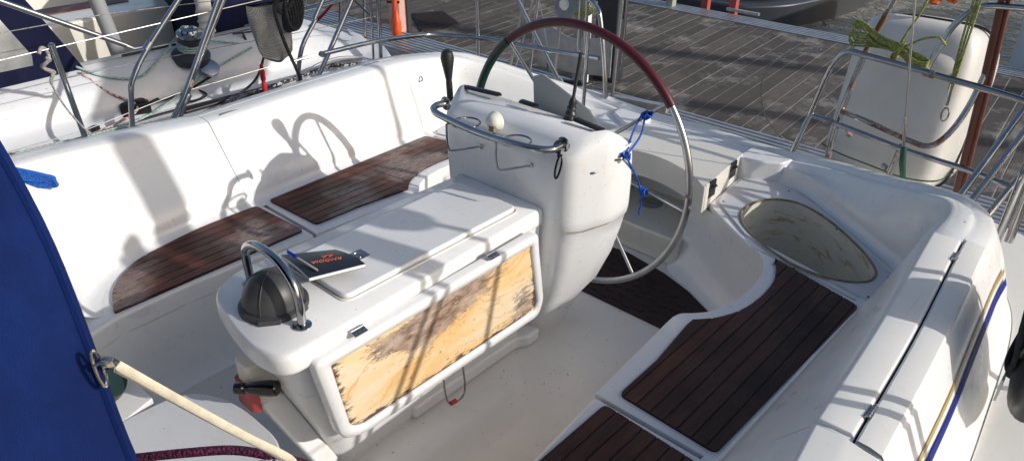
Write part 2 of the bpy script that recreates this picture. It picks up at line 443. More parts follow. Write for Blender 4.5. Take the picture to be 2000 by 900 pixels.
def station_rows(side):
    st = cr(ST, 7)
    full = []
    for s_ in st:
        bx,by,cx,cy,cz,sc,w_,ex,ey = s_
        w_ = min(max(w_,0),1)
        full.append((bx,by,cx,cy,cz,sc,w_,ex,ey))
    rows = []; deck = []
    for (bx,by,cx,cy,cz,sc,w_,ex,ey) in full:
        B = V((bx,by)); C = V((cx,cy)); n = (C-B); Ln = n.length; n = n/Ln if Ln > 1e-6 else V((0,1))
        if w_ > .9 or abs(bx) < .5: n = V((n.x*.8, n.y)).normalized()
        H = cz-.42
        g = 0
        if abs(by-.300) < .0045 and bx > 1: g = .016
        q = .055-.035*w_; prof = [(-q,.0008),(-q*.55,.003),(-q*.22,.010),(.004,.024),(.010,.046),(.014,.075)]
        P = prof+[(.014+(Ln-.034+.012*w_-.014)*t, .075+(H-.035-.075)*t) for t in (.2,.4,.6,.8,1)]+[(Ln-.018+.008*w_,H-.014),(Ln-.008+.004*w_,H-.004)]
        row = []
        for h,v in P:
            p = B+n*(h+g) if h < Ln-.05 else B+(C-B).normalized()*(h+g)
            row.append((p.x*side, p.y, .42+v-(g*.5)))
        for (a,b_),(c_,d_) in zip(SIDE_PROF, STERN_PROF):
            if b_ == -.03 and not (.28 < by < 1.33): b_ = .003
            h = (a*(1-w_)+c_*w_)*sc; v = (b_*(1-w_)+d_*w_)
            p = C+n*h; row.append((p.x*side, p.y, cz+v-g))
        rows.append(row)
        fx,fy,fz = row[-1]
        deck.append(((fx,fy,fz+.004),(fx,fy,.447),(fx+(ex*side-fx)*.5,fy+(ey-fy)*.5,.45),(ex*side,ey,.445),(ex*side*1.004,ey,.43),(ex*side*1.01,ey+.01,.30),(ex*side*.985,ey-.02,-.2),(ex*side*.86,ey-.12,-.9)))
    return rows, deck
rr, dr = station_rows(1); rl, dl = station_rows(-1)
rows = rr+rl[::-1][1:]; MB().grid(rows).build('coaming', 'gelcoat', yacht, ang=50)
deck_rows = dr+dl[::-1][1:]
MB().grid([r[:5] for r in deck_rows]).build('side_deck', 'nonslip', yacht, ang=50)
MB().grid([r[4:] for r in deck_rows]).build('hull', 'hull_white', yacht, ang=60)

# nonslip lid along the port coaming and the nonslip strip outboard of it
def along(x_off, y0, y1, n=24):
    out = []
    st = cr(ST, 7)
    ys = [s_[3] for s_ in st[20:84]]; xs = [s_[2] for s_ in st[20:84]]; zs = [s_[4] for s_ in st[20:84]]
    for i in range(n):
        y = y0+(y1-y0)*i/(n-1); out.append((float(np.interp(y, ys, xs))+x_off, y, float(np.interp(y, ys, zs))))
    return out
def strip(prof, y0, y1, n=24, cyc=True, side=1):
    a = along(0, y0, y1, n)
    return [[((x+h)*side, y, z+v) for h,v in prof] for x,y,z in a]
lidp = [(-.022,-.085),(-.014,-.006),(-.010,.006),(-.002,.012),(.070,.014),(.0765,.011),(.0785,.004),(.079,-.03),(0,-.06)]
lid = MB().grid(strip(lidp, .305, 1.315), cyc_v=True, cap0=True, cap1=True).build('locker_lid', 'nonslip', yacht, bevel=.004, seg=2, label='long narrow hinged coaming lid with fine moulded ridges')
lid2p = [(-.022,-.085),(-.014,-.012),(-.010,.0),(-.002,.006),(.06,.009),(.072,.008),(.14,-.004),(.1,-.05),(0,-.06)]
MB().grid(strip(lid2p, -.35, .290), cyc_v=True, cap0=True, cap1=True).build('coaming_pad', 'nonslip', yacht, bevel=.004)
MB().grid(strip([(.0802,.0),(.0806,-.027),(.0834,-.027),(.0838,.0)], .30, 1.33)).build('lid_gap', 'dark_gap', yacht)
MB().grid(strip([(.0845,-.02),(.0850,.008),(.090,.012),(.115,.011),(.143,.004),(.150,-.006),(.150,-.05)], .295, 1.33)).build('nonslip_strip', 'nonslip', yacht)
for y in (.40, 1.20):
    (x, _, z), = along(.0835, y, y+.01, 2)[:1]
    h = MB().tube([(x, y-.024, z+.014), (x, y+.024, z+.014)], .0042, 10)
    for k in range(5): h.tube([(x, y-.023+k*.0115, z+.014), (x, y-.016+k*.0115, z+.014)], .0054, 10)
    h.box((x-.008, y-.024, z+.010), (x, y+.024, z+.014)); h.box((x, y-.024, z+.008), (x+.008, y+.024, z+.012))
    h.build('hinge', 'steel_dull', lid)
# stripes on the outer coaming face
def stripe(name, mat, a, b_, y0, y1):
    def pr(h):
        xs = [p[0] for p in SIDE_PROF]; vs = [p[1] for p in SIDE_PROF]; return float(np.interp(h, xs, vs))
    prof = [(h+.0022, pr(h)+.0014) for h in np.linspace(a, b_, 4)]
    MB().grid(strip(prof, y0, y1, 40)).build(name, mat, yacht)
stripe('gold_stripe', 'stripe_gold', .1975, .203, -.6, 1.50); stripe('blue_stripe', 'stripe_blue', .211, .221, -.6, 1.50)
# dark vent slot at aft end of the port coaming
MB().tube([(1.335,1.50,.772),(1.36,1.58,.752)], [(.012,.006),(.012,.006)], 10).build('vent_slot', 'black_plastic', yacht)

# cockpit sole
MB().grid([[(x, y, SOLE) for x in np.linspace(-.9,.9,7)] for y in np.linspace(-1.2,2.1,9)]).build('cockpit_sole', 'gelcoat_sole', yacht)

MB().rev([(.03,0),(.03,.003),(.024,.004),(.022,.001),(0,.001)], (.52,-.05,SOLE), seg=24).build('floor_drain', 'steel_dull', yacht)
# seats
def seat(side, top, bot, name='seat'):
    if side < 0: top, bot = mir(top), mir(bot)
    return MB().prism(top, .42, SOLE-.01, None) if bot is None else MB().add([(x,y,SOLE-.02) for x,y in bot]+[(x,y,.42) for x,y in top],
        [tuple(range(len(top)-1,-1,-1)), tuple(range(len(top),2*len(top)))]+[(i,(i+1)%len(top),len(top)+(i+1)%len(top),len(top)+i) for i in range(len(top))])
fw_t = [(.70,-.60),(.745,-.45),(.752,-.2),(.742,.04),(.716,.344),(1.22,.344),(1.22,-.60)]
fw_b = [(.62,-.50),(.66,-.40),(.68,-.2),(.675,.04),(.655,.344),(1.22,.344),(1.22,-.50)]
aft_line = [(.714,.352),(.70,.55),(.68,.80)]
scoop = cr([(.678,.85),(.688,.885),(.72,.918),(.76,.972),(.788,1.06),(.797,1.17),(.785,1.30),(.745,1.40),(.70,1.447),(.655,1.472)], 4)
scoop_b = cr([(.62,.85),(.63,.885),(.64,.93),(.65,.98),(.66,1.06),(.65,1.17),(.62,1.27),(.57,1.36),(.53,1.42),(.49,1.45)], 4)
aft_t = aft_line+scoop+[(1.22,1.352),(1.22,.352)]
aft_b = [(.655,.352),(.64,.55),(.625,.80)]+scoop_b+[(1.22,1.352),(1.22,.352)]
for sd in (1,-1):
    MB().prism([(x*sd,y) for x,y in fw_t][::sd], .33, .42).build('seat', 'gelcoat', yacht, bevel=.016, seg=4, bang=42)
    MB().prism([(x*sd,y) for x,y in aft_t][::sd], .33, .42).build('seat', 'gelcoat', yacht, bevel=.016, seg=4, bang=42)
wall_t = cr([(.70,-.60),(.745,-.45),(.752,-.2),(.742,.04),(.716,.344),(.70,.55),(.68,.80),(.678,.85),(.688,.885),(.72,.918),(.76,.972),(.788,1.06),(.797,1.17),(.785,1.30),(.745,1.40),(.70,1.447),(.648,1.480),(.50,1.575),(.40,1.640),(.345,1.668),(.295,1.690),(.240,1.705)], 3)
wall_b = cr([(.62,-.56),(.64,-.43),(.65,-.2),(.645,.04),(.635,.344),(.62,.55),(.60,.80),(.60,.85),(.61,.90),(.63,.97),(.655,1.04),(.66,1.12),(.645,1.21),(.61,1.30),(.56,1.37),(.51,1.42),(.44,1.47),(.36,1.515),(.29,1.55),(.235,1.585),(.215,1.60),(.20,1.63)], 3)
for sd in (1,-1):
    rows = []
    for t,z in ((0,.395),(.04,.33),(.12,.25),(.28,.17),(.5,.11),(.75,.07),(1.0,SOLE-.004)):
        k = t
        rows.append([(((a[0]+.004)*(1-k)+b_[0]*k)*sd, a[1]*(1-k)+b_[1]*k+.004*(1-k), z) for a,b_ in zip(wall_t, wall_b)])
    MB().grid(rows).build('footwell_wall', 'gelcoat', yacht, ang=60)
# teak panels of planks with open seams
def teak_panel(poly, mat, pitch=.0475, gap=.0048, x0=0, z=.4215, t=.008, scoop=False):
    xs = [p[0] for p in poly]; mb = MB(); x = min(xs)-1e-3+x0
    while x < max(xs):
        c = clipx(poly, x+gap/2, x+pitch-gap/2)
        if len(c) > 2:
            ys = [p[1] for p in c]
            if scoop and min(abs(x), abs(x+pitch)) < .86 and max(abs(x), abs(x+pitch)) < .860 and min(ys) < 1.0 and max(ys) > 1.3:
                xm = max(abs(x+gap/2), abs(x+pitch-gap/2)); im = max(range(len(a_scoop)), key=lambda i: a_scoop[i][0])
                ylo = float(np.interp(xm, [q[0] for q in a_scoop[:im+1]], [q[1] for q in a_scoop[:im+1]]))
                yhi = float(np.interp(xm, [q[0] for q in a_scoop[im:]][::-1], [q[1] for q in a_scoop[im:]][::-1]))
                for sg, yc_ in ((1, yhi), (-1, ylo)):
                    h = clipx([(sg*(p[1]-yc_), p[0]) for p in c], 0, 9); h = [(p[1], p[0]*sg+yc_) for p in h]
                    if len(h) > 2: mb.prism(h, z, z+t)
            else: mb.prism(c, z, z+t)
        x += pitch
    return mb
f_poly = roundpoly([(.768,.325),(1.098,.308),(1.105,.05),(1.05,-.24),(.985,-.335),(.90,-.405),(.765,-.455)], [.02,.02,.15,.12,.06,.05,.012], 6)
a_scoop = cr([(.742,.87),(.765,.895),(.80,.94),(.835,1.02),(.85,1.10),(.852,1.20),(.838,1.30),(.80,1.395)], 3)
corners = [(.773,.392),(.770,.60),(.742,.84)]+a_scoop+[(.772,1.440),(1.137,1.338),(1.107,.377)]
a_poly = roundpoly(corners, [.02]+[0]*(len(corners)-4)+[.012,.022,.02], 5)
for sd, mt_ in ((1,'teak_shaded'),(-1,'teak_red')):
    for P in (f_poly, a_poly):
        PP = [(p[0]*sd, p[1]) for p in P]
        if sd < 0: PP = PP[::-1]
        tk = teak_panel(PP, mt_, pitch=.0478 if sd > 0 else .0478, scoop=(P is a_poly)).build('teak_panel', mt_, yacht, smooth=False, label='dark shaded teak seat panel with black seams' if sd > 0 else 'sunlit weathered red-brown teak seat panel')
        cx = sum(p[0] for p in PP)/len(PP); cy = sum(p[1] for p in PP)/len(PP)
        MB().prism(PP, .4203, .4262).build('seam_caulking', 'rubber', tk, smooth=False)

# quarter lockers with the round-ended tub
def ringof(poly, c, ang):
    out = []
    for a in ang:
        dx, dy = math.cos(a), math.sin(a); best = None
        for i in range(len(poly)):
            (x1,y1),(x2,y2) = poly[i], poly[(i+1)%len(poly)]; x1-=c[0];x2-=c[0];y1-=c[1];y2-=c[1]
            den = dx*(y2-y1)-dy*(x2-x1)
            if abs(den) < 1e-12: continue
            t = (x1*(y2-y1)-y1*(x2-x1))/den; s_ = (x1*dy-y1*dx)/den
            if t > 0 and -1e-6 <= s_ <= 1+1e-6 and (best is None or t > best): best = t
        out.append((c[0]+dx*best, c[1]+dy*best))
    return out
def quarter(sd):
    c = (.80,1.69)
    outer = [(.648,1.480),(.50,1.575),(.40,1.645),(.345,1.69),(.30,2.14),(.66,2.14),(1.24,1.70),(1.24,1.360)]
    panel = roundpoly([(.600,1.535),(.372,1.722),(.350,1.80),(.338,2.085),(.575,2.065),(1.190,1.61),(1.165,1.396)], [.02,.02,.02,.012,.012,.03,.03], 4)
    hole = cr([(.521,1.640),(.490,1.755),(.525,1.885),(.64,1.945),(.80,1.885),(.965,1.762),(1.070,1.655),(1.110,1.575),(1.09,1.50),(.985,1.442),(.825,1.450),(.64,1.535)], 6, True)
    ang = sorted(set([round(2*math.pi*k/110,5) for k in range(110)]+[round(math.atan2(y-c[1],x-c[0])%(2*math.pi),5) for x,y in outer+panel]))
    O = ringof(outer, c, ang); Pn = ringof(panel, c, ang); Hh = ringof(hole, c, ang)
    def z3(r, z, k=1.0, cc=c): return [((cc[0]+(x-cc[0])*k)*sd, cc[1]+(y-cc[1])*k, z) for x,y in r]
    bot = z3(O, .33)
    MB().grid([bot, z3(O,.405,1.0), z3(O,.4135,.996), z3(O,.4185,.988), z3(Pn,.419,1.01), z3(Pn,.419,.99)], cyc_v=True).build('quarter_locker', 'gelcoat', yacht)
    pn = MB().grid([z3(Pn,.4195), z3(Pn,.4255), z3(Pn,.4275,.996), z3(Hh,.4275,1.004), z3(Hh,.4275)], cyc_v=True).build('locker_panel', 'gelcoat_cool', yacht, label='worn grey-white locker panel around a deep stained tub' if sd > 0 else None)
    rows = []
    for z,k in ((.427,1.0),(.40,.995),(.33,.975),(.25,.95),(.17,.92),(.11,.88),(.088,.84),(.08,.77),(.078,.4),(.078,.02)):
        rows.append(z3(Hh, z, k, (.80,1.72)))
    MB().grid(rows, cyc_v=True).build('storage_tub', 'tub_stained', yacht)
    hh = cr([(x,y,.4285) for x,y in Hh[::2]], 2, True)
    MB().tube([(x*sd,y,z) for x,y,z in hh], .0052, 6, True).build('rim_seal', 'dirty_edge', pn)
    MB().tube([(c[0]*sd-.09*sd+.055*math.cos(a), 1.80+.055*math.sin(a), .106) for a in np.linspace(0,2*math.pi,25)[:-1]], .006, 6, True).build('drain_ring', 'tub', pn)
    for x,y in ((.39,1.735),(.375,2.05),(.60,1.56),(.56,2.03),(1.14,1.42),(.86,1.42),(1.15,1.60),(.86,1.83)):
        MB().rev([(.0045,0),(.0045,.0015),(.002,.002)], (x*sd,y,.4275), seg=10).build('screw', 'dark_gap', pn)
quarter(1); quarter(-1)

# helm seat bridging the stern, ledge under it
hs = roundpoly([(-.355,1.60),(-.25,1.685),(0,1.765),(.25,1.685),(.355,1.60),(.305,2.055),(-.305,2.055)], [.02,.1,.2,.1,.02,.02,.02], 6)
hseat = MB().prism(hs, .405, .532).build('helm_seat', 'gelcoat_cream', yacht, bevel=.012, seg=3, bang=40)
for sd in (1,-1):
    MB().prism([(sd*x,y) for x,y in ((.245,1.715),(.345,1.70),(.303,2.05),(.245,2.05))][::sd], SOLE, .404).build('seat_support', 'gelcoat_cream', hseat, bevel=.006)
for y in (1.69, 1.93):
    x = .3555-.111*(y-1.6)
    h = MB().box((x-.004, y-.03, .455), (x+.004, y+.03, .495)).box((x-.004, y-.03, .505), (x+.004, y+.03, .532)).tube([(x+.006,y-.03,.50),(x+.006,y+.03,.50)], .006, 8)
    h.build('hinge', 'black_plastic', hseat)
MB().box((-.245,1.64,SOLE),(.245,2.16,.20)).build('footwell_ledge', 'gelcoat_cream', yacht, bevel=.012, seg=3)
pl = MB().rev([(.062,0),(.062,.003),(.058,.005),(.050,.005),(.048,.0035),(.046,.005),(.02,.005),(.018,.004),(.0,.004)], (-.065,1.885,.2005), seg=36).build('inspection_plate', 'grey_plastic', yacht)
MB().box((-.95,2.02,SOLE),(.95,2.05,.41)).build('stern_bulkhead', 'gelcoat', yacht)
# low raised edge on the helm seat top
MB().prism([(-.62,2.0),(.30,2.0),(.30,2.19),(-.62,2.19)], .40, .497).build('stern_shelf', 'gelcoat', yacht, bevel=.012, seg=3)
for sd in (1,-1): MB().prism([(x*sd,y) for x,y in roundpoly([(.285,2.02),(.36,2.02),(.48,2.10),(.50,2.18),(.285,2.18)], .02)][::sd], .40, .520).build('corner_pillar', 'gelcoat', yacht, bevel=.014, seg=3)
# pad eye on starboard coaming, small deck fittings
pe = MB().rev([(.026,-.004),(.026,.006),(.018,.012),(.006,.013)], (-1.262,1.42,.69), (1,-.1,.35), 20)
pe.tube(cr([(-1.252,1.41,.682),(-1.229,1.41,.688),(-1.224,1.415,.70),(-1.245,1.422,.71)],4), .0035, 8)
pe.build('pad_eye', 'steel', yacht)
# companionway step lid at the forward end
st_ = roundpoly([(-.235,-.66),(-.22,-.47),(-.06,-.40),(.19,-.40),(.30,-.50),(.30,-.95),(-.10,-.95)], [.03,.12,.2,.1,.03,.02,.02], 6)
MB().prism(st_, SOLE, .40).build('bridge_step', 'gelcoat', yacht, bevel=.012, seg=3, bang=50)
MB().prism([(x*.995,y) for x,y in st_], .401, .418).build('step_lid', 'gelcoat_cool', yacht, bevel=.006, seg=3, bang=50)
MB().prism([(-.55,-.56),(-.262,-.56),(-.13,-.95),(-.55,-.95)], SOLE, .416).build('step_pad', 'nonslip', yacht, bevel=.006)
MB().prism([(-.60,-.60),(.62,-.60),(.62,-1.4),(-.60,-1.4)], -.1, SOLE+.002).build('companion_threshold', 'gelcoat', yacht)
# coachroof under the spray hood
MB().prism(roundpoly([(-1.15,-1.02),(1.15,-1.02),(1.10,-3.6),(-1.10,-3.6)], .06), .40, .93).build('coachroof', 'gelcoat', yacht, bevel=.03, seg=3)
MB().rev([(.075,0),(.078,.02),(.07,.05),(.05,.07),(.0,.075)], (-.40,-.66,.46), (.75,.55,.25), 28).build('bulkhead_instrument', 'dark_green', yacht)
MB().tube(line((-.47,-.72,.74),(-.42,-.62,.40)), .008, 8).build('door_frame', 'black_plastic', yacht)

# ------------------------------------------------------------------ rubber mat at the helm
mt2 = MB()
mat_poly = [(-.50,1.19),(.55,1.19),(.55,1.42),(.40,1.50),(.24,1.555),(0,1.595),(-.24,1.555),(-.40,1.50),(-.50,1.42)]
mt2.prism(mat_poly, SOLE+.001, SOLE+.009)
for i in range(17):
    for j in range(7):
        x = -.44+i*.058; y = 1.22+j*.05+(.012 if i % 2 else 0)
        if y < 1.50-(abs(x)-.25)*.6: mt2.add(*[(lambda c: ([(c[0]+a,c[1]+b_,SOLE+.009+h) for h,k in ((0,1),(.006,.8)) for a,b_ in ((-.022*k,-.009*k),(.022*k,-.009*k),(.022*k,.009*k),(-.022*k,.009*k))],[(4,5,6,7),(0,1,5,4),(1,2,6,5),(2,3,7,6),(3,0,4,7)]))((x,y))][0])
mt2.build('rubber_mat', 'mat_brown', None, 'dark brown rubber mat with raised grip pattern on the floor below the steering wheel', 'mat', smooth=False)

# ------------------------------------------------------------------ table
tb = thing('cockpit_table', 'white cockpit table with a peeling plywood side flap and steel grab bar', 'cockpit table', (0,.1,SOLE))
def tabout(k=0, z=0):  # outline with round forward end
    w_ = .232+k
    return roundpoly([(-w_+.01,.70),(-w_-.002,-.265-k),(-.17,-.355-k),(0,-.395-k),(.14,-.41-k),(.245+k,-.385-k),(.240+k,-.20),(.200+k,.70)], [.0,.10,.08,.1,.1,.08,.1,.0], 6)
rows = []
for k,z in ((-.030,.660),(-.008,.664),(-.002,.670),(.0,.678),(.0,.715),(-.004,.727),(-.011,.733)):
    rows.append([(x,y,z) for x,y in tabout(k)])
MB().grid(rows, cyc_v=True, cap1=True, cap0=True).build('table_top', 'gelcoat', tb, ang=60)
# lid raised on top
lidt = roundpoly([(-.150,.625),(-.142,-.115),(.150,-.115),(.148,.625)], .03, 5)
ld = MB().prism(lidt, .7335, .7525).build('table_lid', 'gelcoat', tb, bevel=.008, seg=3, bang=50)
MB().tube([(x,y,.7345) for x,y in roundpoly([(-.156,.631),(-.148,-.121),(.156,-.121),(.154,.631)], .035, 5)], .003, 6, True).build('lid_groove', 'gelcoat_cream', tb)
lt = MB().box((-.022,.01,.7525),(.03,.075,.7555)); lt.rev([(.0,0),(.017,0),(.019,.004),(.014,.0045),(.012,.001),(.0,.001)], (.004,.043,.7555), seg=20)
lt.build('latch', 'steel', ld, bevel=.0012)
# body
bod = []
for z,hw,yf,yb in ((SOLE,.075,-.15,.70),(.16,.095,-.18,.70),(.30,.130,-.230,.70),(.42,.155,-.275,.70),(.52,.172,-.308,.70),(.60,.184,-.330,.70),(.662,.190,-.342,.70)):
    bod.append([(x,y,z) for x,y in roundpoly([(-hw,yb),(-hw,yf+.07),(-hw*.6,yf),(hw*.75,yf-.015),(hw*1.05,yf+.03),(hw,yb)], [0,.06,.06,.06,.05,0], 5)])
MB().grid(bod, cyc_v=True, cap1=True).build('table_body', 'gelcoat', tb, ang=60)
MB().prism(roundpoly([(-.09,.14),(.098,.14),(.098,.69),(.125,.72),(.125,.80),(-.09,.80)], .02), SOLE, .115, None).build('table_foot', 'gelcoat', tb, bevel=.012, seg=3)
# side flap: frame with plywood board; slight inward lean at the bottom
def fp(y, z, off=0): # flap plane
    x = .262-(.70-z)*.12
    return (x+off, y, z)
fout = roundpoly([(-.315,.690),(.602,.700),(.615,.64),(.690,.36),(.672,.292),(-.165,.292),(-.235,.33)], [.03,.02,.05,.05,.03,.06,.08], 6)
fin = roundpoly([(-.258,.650),(.575,.660),(.578,.63),(.655,.365),(.645,.332),(-.158,.332),(-.200,.36)], [.012,.02,.05,.03,.02,.02,.03], 6)
n_ = len(fout)
fl = MB().grid([[fp(y,z,-.03) for y,z in fout],[fp(y,z,.0) for y,z in fout],[fp(y+(.18-y)*.012,z+(.5-z)*.03,.008) for y,z in fout],
    [fp(y+(.18-y)*-.014,z+(.5-z)*-.03,.008) for y,z in fin],[fp(y,z,.0) for y,z in fin],[fp(y,z,-.008) for y,z in fin]], cyc_v=True, cap0=True)
flap = fl.build('side_flap', 'gelcoat', tb, ang=70)
# board with an 'edge' attribute for the dark worn rim
def board_pt(u, v):   # u along (0 forward .. 1 aft), v down (0 top .. 1 bottom)
    tp = V((-.262+u*(.578+.262), .652+u*.010)); bp = V((-.200+u*(.658+.200), .334-.004*u))
    q = tp.lerp(bp, v); bow = .006*math.sin(math.pi*v)
    return q.x+bow*(u-.5)*2, q.y
NU, NV = 72, 28
bv = []; edge = []; patch = []
for j in range(NV+1):
    for i in range(NU+1):
        u, v = i/NU, j/NV; y, z = board_pt(u, v); bv.append(fp(y, z, -.003))
        edge.append(.82*max(0, 1-u/.08, 1-(1-u)/.05, 1-(1-v)/.16, .6*(1-v/.05)))
        g = lambda cu, cv, ru, rv: math.exp(-((u-cu)/ru)**2-((v-cv)/rv)**2)
        patch.append(min(1, 1.0*g(.40,.28,.16,.26)+.85*g(.58,.12,.20,.24)+.7*g(.22,.20,.10,.14)+.8*g(.93,.75,.08,.32)+.35*g(.75,.10,.15,.2)+.5*g(.72,.92,.2,.12)))
bo = MB().add(bv, [(j*(NU+1)+i, j*(NU+1)+i+1, (j+1)*(NU+1)+i+1, (j+1)*(NU+1)+i) for j in range(NV) for i in range(NU)]).build('plywood_board', 'peeled_plywood', flap, smooth=False, label='yellow plywood board with peeling brown surface')
ref = np.array([tuple(V(p)-wloc(tb)) for p in bv]); locs = np.array([v.co[:] for v in bo.data.vertices])
idx = [int(np.argmin(((ref-c_)**2).sum(1))) for c_ in locs]
for nm_, src in (('edge', edge), ('patch', patch)):
    at = bo.data.attributes.new(nm_, 'FLOAT', 'POINT')
    at.data.foreach_set('value', [src[i] for i in idx])
for y in (-.155,.385):
    h = MB().obox((.258,y,.706),(0,1,0),(1,0,-.3),(.3,0,1),.022,.011,.0015).tube([(.247,y-.022,.711),(.247,y+.022,.711)], .0035, 8)
    for k in (-1,0,1): h.rev([(.003,0),(.003,.002),(.001,.0025)], (.260,y+k*.014,.7065), (.3,0,1), 8)
    h.build('hinge', 'steel_dull', flap)
# support bracket under the flap
MB().tube(cr([(.17,.215,.30),(.19,.215,.17),(.20,.235,.14),(.20,.29,.15),(.19,.30,.24),(.17,.30,.31)],5), .0035, 8).build('flap_stay', 'steel', tb)
MB().tube([(.198,.225,.145),(.198,.25,.143)], .009, 10).build('stay_knob', 'red_plastic', tb)
# grab bar
gb = MB().tube(cr([(-.135,-.245,.733),(-.137,-.246,.80),(-.122,-.250,.858),(-.07,-.252,.895),(0,-.254,.906),(.07,-.256,.897),(.13,-.260,.860),(.152,-.263,.80),(.155,-.265,.733)],6), .0125, 14)
gb.rev([(.026,0),(.026,.004),(.014,.007)], (-.135,-.245,.7335), seg=20); gb.rev([(.026,0),(.026,.004),(.014,.007)], (.155,-.265,.7335), seg=20)
gb.build('grab_bar', 'steel', tb)
# engine control at the forward end
MB().rev([(.05,0),(.055,.02),(.05,.055),(.02,.07),(0,.07)], (-.19,-.24,.60), (-.6,-.6,-.3), 24).build('speaker', 'grey_plastic', tb)
MB().prism(roundpoly([(-.075,-.375),(-.005,-.375),(.02,-.29),(-.075,-.29)], .015), .41, .56).build('control_plate', 'gelcoat_cream', tb, bevel=.008)
MB().prism(roundpoly([(-.08,-.385),(.0,-.385),(.02,-.36),(-.09,-.36)], .01), .40, .49).build('throttle_base', 'red_metal', tb, bevel=.010, seg=3)
th = MB().rev([(.017,-.012),(.019,0),(.017,.014),(.012,.018),(.012,.03),(.017,.034),(.020,.05),(.0235,.075),(.0245,.10),(.0225,.116),(.018,.120),(0,.121)], (-.012,-.402,.500), (.80,.55,.12), 20)
th.build('throttle_knob', 'black_gloss', tb)
MB().add([(-.075,-.36,.42),(.01,-.36,.42),(.09,-.24,.10),(.02,-.24,.10),(-.075,-.28,.42),(.01,-.28,.42),(.09,-.17,.10),(.02,-.17,.10)],
    [(0,1,2,3),(4,7,6,5),(0,4,5,1),(1,5,6,2),(2,6,7,3),(3,7,4,0)]).build('lever_housing', 'gelcoat', tb, bevel=.012, seg=3)

# compass cover (dark dome) on the table
cp = thing('compass_cover', 'black domed compass cover under the steel grab bar on the table', 'compass', (.012,-.262,.734))
MB().rev([(.098,0),(.098,.012),(.090,.018),(.0,.018)], (.012,-.262,.734), (0,0,1), 40).build('base_ring', 'dark_cap', cp)
dm = []
for i in range(13):
    a = i/12*math.pi/2; dm.append((.086*math.cos(a), .018+.094*math.sin(a)))
MB().rev(dm, (.012,-.262,.734), (0,0,1), 40).build('dome', 'dark_cap', cp)
rb = MB()
for k in range(2):
    a0 = R(35+90*k); rb.tube([(.012+.0875*math.cos(t)*math.cos(a0), -.262+.0875*math.cos(t)*math.sin(a0), .752+.0945*math.sin(t)) for t in np.linspace(0,math.pi,19)], .0020, 8)
rb.obox((.078,-.318,.741),(.8,-.6,0),(.6,.8,0),(0,0,1),.014,.030,.008); rb.obox((.100,-.225,.748),(.9,.4,0),(-.4,.9,0),(0,0,1),.008,.016,.014)
rb.build('clip', 'dark_cap', cp, bevel=.002)

# notebook and pen
nb = thing('notebook', 'small black notebook with orange mark lying on the white table lid', 'notebook', (-.02,-.06,.755))
A0, A1, A2, A3 = V((-.155,-.125,.762)), V((-.055,.005,.765)), V((.118,-.012,.790)), V((.030,-.150,.768))
def page(z, lift=1, k=1):
    rows = []
    for i in range(9):
        t = i/8; l_, r2 = A0.lerp(A1,t), A3.lerp(A2,t); row = []
        for j in range(9):
            s_ = j/8; p = l_.lerp(r2, s_*k); p.z += z+.010*math.sin(s_*2.6)*lift; row.append(p)
        rows.append(row)
    return rows
top = page(.004); bot = page(-.006); cov = page(.0058)
def sheet(a, b_):
    mb = MB(); n = 9; vs = [p for r in a for p in r]+[p for r in b_ for p in r]; K = 81; fs = []
    for i in range(8):
        for j in range(8): q = i*9+j; fs += [(q,q+1,q+10,q+9),(K+q+9,K+q+10,K+q+1,K+q)]
    for j in range(8): fs += [(j+1,j,K+j,K+j+1),(72+j,73+j,K+73+j,K+72+j)]
    for i in range(8): fs += [(i*9,i*9+9,K+i*9+9,K+i*9),(i*9+17,i*9+8,K+i*9+8,K+i*9+17)]
    return mb.add(vs, fs)
sheet(top, bot).build('pages', 'paper', nb); cv = sheet(cov, top).build('cover', 'notebook_cover', nb)
sheet(bot, page(-.0075)).build('back_cover', 'notebook_cover', nb)
# printed name and tree marks on the cover (upside down for the viewer)
cu = bpy.data.curves.new('word', 'FONT'); cu.body = 'RHODIA'; cu.size = .023; cu.extrude = .0002; cu.align_x = 'CENTER'; cu.align_y = 'CENTER'; cu.space_character = 1.05; cu.offset = .0007
to = bpy.data.objects.new('word', cu); COL.objects.link(to)
dg = bpy.context.evaluated_depsgraph_get(); me = bpy.data.meshes.new_from_object(to.evaluated_get(dg)); bpy.data.objects.remove(to)
ex = (A1-A0).normalized(); ctr = (A0+A1+A2+A3)/4; ey = V((0,0,1)).cross(ex).normalized()
def cover_z(p):
    # bilinear height of the cover
    best = min((V((q.x,q.y,0))-V((p.x,p.y,0))).length*1.0+0*q.z for r in cov for q in r)
    ws = [(1/((V((q.x,q.y,0))-V((p.x,p.y,0))).length+1e-4)**3, q.z) for r in cov for q in r]
    return sum(a*b_ for a,b_ in ws)/sum(a for a,_ in ws)
tv = []
for v in me.vertices:
    p = ctr-ex*(v.co.x)-ey*(v.co.y)-ey*.012+ex*.013; tv.append((p.x,p.y,cover_z(p)+.0009+v.co.z))
tm = MB().add(tv, [tuple(p.vertices) for p in me.polygons]); bpy.data.meshes.remove(me)
for s_ in (-1,1):
    for a,b_ in (((-.008,0),(0,.016)),((0,.016),(.008,0)),((.008,0),(-.008,0))):
        pts = []
        for (x,y) in (a,b_):
            p = ctr-ex*(x+s_*.009)+ey*(.024-y)-ey*.004+ex*.013; pts.append((p.x,p.y,cover_z(p)+.0012))
        tm.tube(pts, .0009, 6)
tm.build('printed_mark', 'orange_ink', cv, smooth=False)
pen = thing('pen', 'clear ballpoint pen with blue cap lying across the black notebook', 'pen', (-.09,-.13,.79))
P0, P1 = V((-.108,-.128,.800)), V((.030,-.118,.788))
MB().tube([P0.lerp(P1,.28),P0.lerp(P1,.97),P1], [.0038,.0038,.0012], 8).build('barrel', 'grey_plastic', pen)
MB().tube([P0,P0.lerp(P1,.03),P0.lerp(P1,.30)], [.0035,.0048,.0048], 10).build('cap', 'pen_blue', pen)
